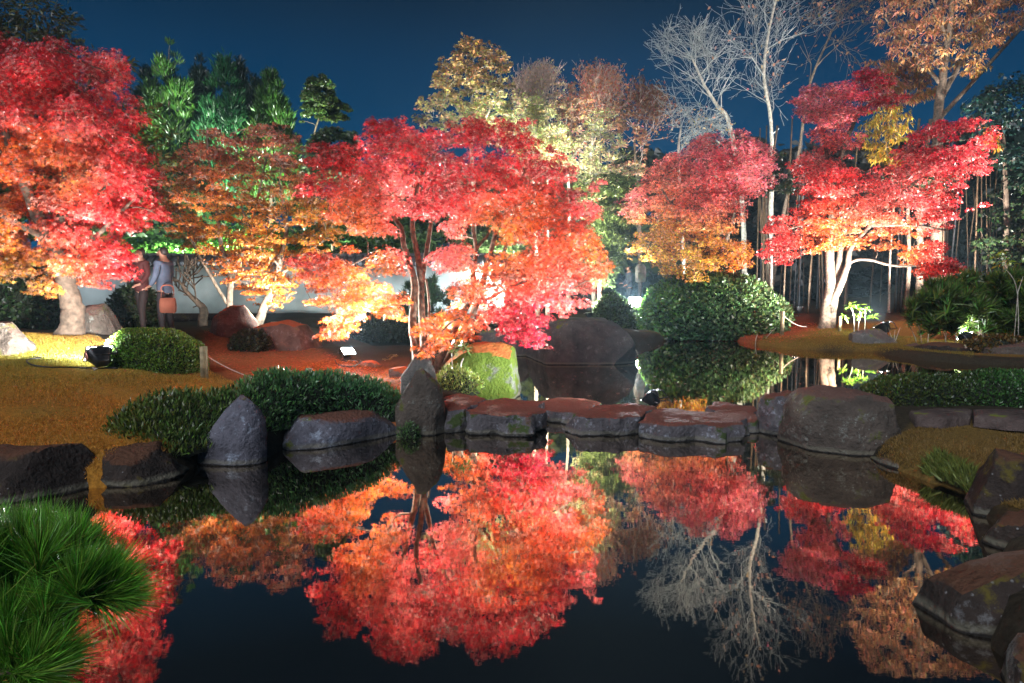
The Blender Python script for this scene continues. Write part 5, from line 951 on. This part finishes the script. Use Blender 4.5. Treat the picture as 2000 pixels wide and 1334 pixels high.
# ------------------------------------------------------------------ posts and ropes, twigs on the water
def post(label, px, py, Y, top, w):
    g = onground(P(px, py, Y)); h = P(px, top, Y)[2]; mb = MB(g); mb.box((g[0], g[1], (g[2] + h) / 2 - .03), (w, w, (h - g[2]) / 2 + .03), taper=.96); o = mb.build('wooden_post', M['wood']); o.location = tuple(g); return tag(o, label, 'post'), np.array([g[0], g[1], h])
o, p1 = post('wooden post at the right end of the clipped green hedge', 398, 728, 9.75, 677, .035); o, p1b = post('thin pale stake beside the hedge post', 405, 730, 9.7, 676, .012)
o, p2 = post('short wooden stake at the edge of the low shrub', 604, 738, 8.9, 719, .03); o, p3 = post('short post with rope beside the round shrub', 1527, 655, 22.0, 608, .05)
o, p4 = post('small post on the far bank left of the maple trunk', 1640, 640, 21.8, 618, .04)
def rope(label, a, b_, sag, r):
    t = np.linspace(0, 1, 12)[:, None]; w = a * (1 - t) + b_ * t; w[:, 2] -= (4 * t * (1 - t))[:, 0] * sag; mb = MB(a); mb.tube(w, r, 6); o = mb.build('rope', M['rope'], smooth=True); o.location = tuple(a); tag(o, label, 'rope')
rope('pale rope running down from the hedge post along the path', p1 - [0, 0, .1], onground(P(520, 742, 9.6), .05), .05, .007)
rope('thin rope from the post beside the round shrub', p3 - [0, 0, .1], onground(P(1575, 640, 22.5), .1), .1, .012)
rs = np.random.RandomState(8)
# floating leaves, one by one
TV, TT = STAR
fm = [simple('floating_leaf_' + n_, c, .5, noise=.3, scale=20) for n_, c in (('red', (.45, .08, .05)), ('brown', (.42, .20, .12)), ('pink', (.55, .25, .20)))]
fme = []
for mt in fm:
    v = TV * .045; v[:, 2] = np.abs(TV[:, 2]) * .02 + .003; me = mesh_np('floating_leaf', v, [TT]); me.materials.append(mt); fme.append(me)
upper = Gp([(1050, 740), (1240, 690), (1420, 680), (1640, 700), (1680, 730), (1560, 775), (1480, 780), (1300, 785), (1060, 770)]); lower = Gp([(880, 870), (1500, 880), (1500, 930), (900, 920)])
def flo(polyw, n):
    polyw = np.array(polyw); lo, hi = polyw.min(0), polyw.max(0); c = 0
    while c < n:
        p = lo + rs.rand(2) * (hi - lo)
        if not inpoly(p[None], polyw)[0]: continue
        o = bpy.data.objects.new('floating_leaf', fme[rs.randint(3)]); col.objects.link(o); o.location = (p[0], p[1], .003); o.rotation_euler = (0, 0, rs.rand() * 6.28); s = rs.uniform(.8, 1.7); o.scale = (s, s, 1)
        tag(o, 'small fallen maple leaf floating on the dark pond', 'leaf', 'fallen leaves floating on the pond'); c += 1
flo(upper, 150); flo(Gp([(1240, 672), (1300, 668), (1420, 668), (1560, 688), (1500, 700), (1300, 690)]), 70); flo(lower, 12)
mb = MB(P(845, 845, 8)); a = G(848, 842, .03); b_ = G(882, 822, .10); mb.tube(smoothline([a, (a + b_) / 2 + [0, 0, .01], b_], 3), .007, 5); o = mb.build('fallen_twig', M['twig_pink']); o.location = tuple(P(845, 845, 8)); tag(o, 'thin fallen twig at the foot of the tall standing stone', 'twig')

# ------------------------------------------------------------------ people
def person(label, x, Y, height, facing, coat, legs, hair, pose='stand', extra=None, skin=(.55, .36, .26), name='person'):
    g = np.array([x, Y, H1(x, Y)]); root = empty(name, g, label, 'person'); root.rotation_euler = (0, 0, facing); k = height / 1.7
    mats = [simple('skin_' + label[:12], skin, .5, noise=.1), simple('coat_' + label[:12], coat, .8, noise=.25), simple('trousers_' + label[:12], legs, .8, noise=.25), simple('hair_' + label[:12], hair, .6, noise=.3)]
    def sk(nm, verts, edges, radii, mat, sub=2, rootv=0):
        me = bpy.data.meshes.new(nm); me.from_pydata([tuple(np.array(v) * k) for v in verts], edges, []); o = link(nm, me, mat, root); m_ = o.modifiers.new('skin', 'SKIN'); m_.use_smooth_shade = True
        for i, r in enumerate(radii):
            sv = me.skin_vertices[0].data[i]; rr = r if isinstance(r, tuple) else (r, r); sv.radius = (rr[0] * k, rr[1] * k)
        me.skin_vertices[0].data[rootv].use_root = True; s_ = o.modifiers.new('sub', 'SUBSURF'); s_.levels = sub; s_.render_levels = sub; return o
    # +y is the way the figure faces
    B = [(0, 0, .95), (0, 0, 1.12), (0, .01, 1.32), (0, 0, 1.46), (0, .01, 1.54), (0, .03, 1.62), (0, .02, 1.69)]
    armL = [(-.17, 0, 1.42), (-.24, .0, 1.18), (-.20, .16, .98), (-.17, .22, .96)]; armR = [(.17, 0, 1.42), (.24, .02, 1.18), (.20, .20, 1.04), (.16, .27, 1.06)]
    if pose == 'down': armR = [(.17, 0, 1.42), (.23, -.02, 1.16), (.22, .05, .92), (.22, .07, .84)]
    leg = lambda s, f: [(s * .09, 0, .90), (s * .10, .02 + f * .10, .50), (s * .10, -.02 + f * .16, .09), (s * .11, .10 + f * .16, .035)]
    lf = .5 if pose == 'walk' else .15; lL = leg(-1, lf); lR = leg(1, -lf); V = B + armL + armR + lL + lR
    E = [(0, 1), (1, 2), (2, 3), (3, 4), (4, 5), (5, 6), (3, 7), (7, 8), (8, 9), (9, 10), (3, 11), (11, 12), (12, 13), (13, 14), (0, 15), (15, 16), (16, 17), (17, 18), (0, 19), (19, 20), (20, 21), (21, 22)]
    rad = [(.15, .11), (.13, .10), (.16, .11), (.10, .08), .055, (.078, .09), (.072, .085)] + [.055, .042, .03, .028] * 2 + [.082, .055, .038, .04] * 2
    # fingers
    for hi_, (hx_, hy_, hz_) in ((10, armL[-1]), (14, armR[-1])):
        for f_ in range(4):
            V.append((hx_ + (f_ - 1.5) * .018, hy_ + .05, hz_ - .02)); V.append((hx_ + (f_ - 1.5) * .019, hy_ + .075 - abs(f_ - 1.3) * .006, hz_ - .05)); E += [(hi_, len(V) - 2), (len(V) - 2, len(V) - 1)]; rad += [.009, .007]
        V.append((hx_ + (.03 if hx_ < 0 else -.03), hy_ + .03, hz_ + .01)); E.append((hi_, len(V) - 1)); rad.append(.010)
    sk('body', V, E, rad, mats[0], 1)
    sk('coat', [(0, 0, .80), (0, 0, .98), (0, 0, 1.14), (0, .01, 1.32), (0, 0, 1.45)] + armL[:3] + armR[:3], [(0, 1), (1, 2), (2, 3), (3, 4), (4, 5), (5, 6), (6, 7), (4, 8), (8, 9), (9, 10)], [(.19, .15), (.18, .14), (.165, .13), (.185, .14), (.12, .10)] + [.078, .062, .05] * 2, mats[1], 1)
    for lg in (lL, lR): sk('trouser_leg', lg[:3], [(0, 1), (1, 2)], [.105, .075, .058], mats[2], 1)
    for lg in (lL, lR):
        mb = MB(); a = np.array(lg[2]); mb.box(((a[0]) * k, (a[1] + .06) * k, .04 * k), (.045 * k, .13 * k, .04 * k), taper=.8); mb.build('shoe', M['rubber'], root)
    sk('hair', [(0, -.03, 1.56), (0, -.02, 1.66), (0, 0, 1.73)], [(0, 1), (1, 2)], [(.075, .06), (.092, .09), (.07, .075)], mats[3], 1)
    fm_ = MB()
    for s in (-1, 1): fm_.tube([(s * .032 * k, .112 * k, 1.645 * k), (s * .032 * k, .125 * k, 1.645 * k)], .010 * k, 6)
    fm_.build('eyes', M['ink'], root); fm_ = MB(); fm_.tube([(0, .115 * k, 1.645 * k), (0, .14 * k, 1.61 * k)], [.008 * k, .016 * k], 6); fm_.build('nose', mats[0], root); fm_ = MB(); fm_.box((0, .118 * k, 1.578 * k), (.024 * k, .006 * k, .006 * k)); fm_.build('mouth', simple('lips', (.4, .12, .1), .5), root)
    return root, g, k
r1, g1, k1 = person('standing visitor in blue grey jacket before the white wall', P(325, 640, 13.4)[0], 13.4, 1.70, math.radians(80), (.07, .09, .14), (.02, .016, .02), (.02, .012, .01), 'stand', skin=(.30, .15, .10))
r2, g2, k2 = person('visitor in dark burgundy coat left of the one in blue grey', P(280, 640, 13.9)[0], 13.9, 1.68, math.radians(150), (.07, .012, .012), (.02, .01, .01), (.04, .02, .015), 'walk', skin=(.45, .22, .16))
r3, g3, k3 = person('visitor with large grey backpack standing behind the starry bright lamp', P(1228, 600, 27.6)[0], 27.6, 1.75, math.radians(100), (.05, .06, .09), (.05, .05, .06), (.05, .03, .02), 'stand', skin=(.5, .27, .2))
# orange tote bag held by the first visitor, backpack carried by the third
bx = P(328, 596, 13.1); root = empty('shoulder_bag', bx, 'soft orange bag held by the visitor in blue grey', 'bag'); mo = simple('orange_canvas', (.36, .12, .075), .85, noise=.15)
V = []; 
for z, a, b_ in ((-.15, .13, .05), (-.12, .15, .08), (0, .16, .09), (.10, .15, .07), (.14, .14, .03)):
    th = np.arange(16) * math.pi / 8; V.append(np.column_stack([np.sign(np.cos(th)) * np.abs(np.cos(th)) ** .5 * a, np.sin(th) * b_, np.full(16, z)]))
V = np.concatenate(V); i = np.arange(4)[:, None] * 16; j = np.arange(16)[None]; k = (j + 1) % 16; mb = MB(); mb.add(V, Q=np.stack([i + j, i + k, i + 16 + k, i + 16 + j], -1).reshape(-1, 4)); mb.add(V[:16], Q=None, T=[(0, q + 1, q) for q in range(1, 15)]); mb.add(V[-16:], T=[(0, q, q + 1) for q in range(1, 15)]); mb.build('bag_body', mo, root, smooth=True)
mb = MB(); mb.tube(smoothline([(-.12, 0, .15), (-.10, 0, .36), (.10, 0, .36), (.12, 0, .15)], 4), .012, 6); mb.build('strap', mo, root)
bx = P(1251, 534, 27.4); root = empty('backpack', bx, 'large grey backpack on the visitor behind the starry lamp', 'backpack'); mg = simple('grey_nylon', (.30, .29, .28), .7, noise=.2)
V = []
for z, a, b_ in ((-.36, .14, .1), (-.32, .2, .15), (0, .22, .17), (.25, .2, .15), (.36, .12, .09)): V.append(np.column_stack([np.sign(np.cos(th)) * np.abs(np.cos(th)) ** .6 * a, np.sign(np.sin(th)) * np.abs(np.sin(th)) ** .6 * b_, np.full(16, z)]))
V = np.concatenate(V); mb = MB(); mb.add(V, Q=np.stack([i + j, i + k, i + 16 + k, i + 16 + j], -1).reshape(-1, 4)); mb.add(V[-16:], T=[(0, q, q + 1) for q in range(1, 15)]); mb.build('pack_body', mg, root, smooth=True)
mb = MB(); mb.box((0, -.17, -.12), (.14, .05, .14), taper=.85); mb.build('pocket', mg, root)

#print('TRIS', sum(sum(max(0, p.loop_total - 2) for p in []) or len(o.data.loops) - 2 * len(o.data.polygons) for o in scene.objects if o.type == 'MESH'))
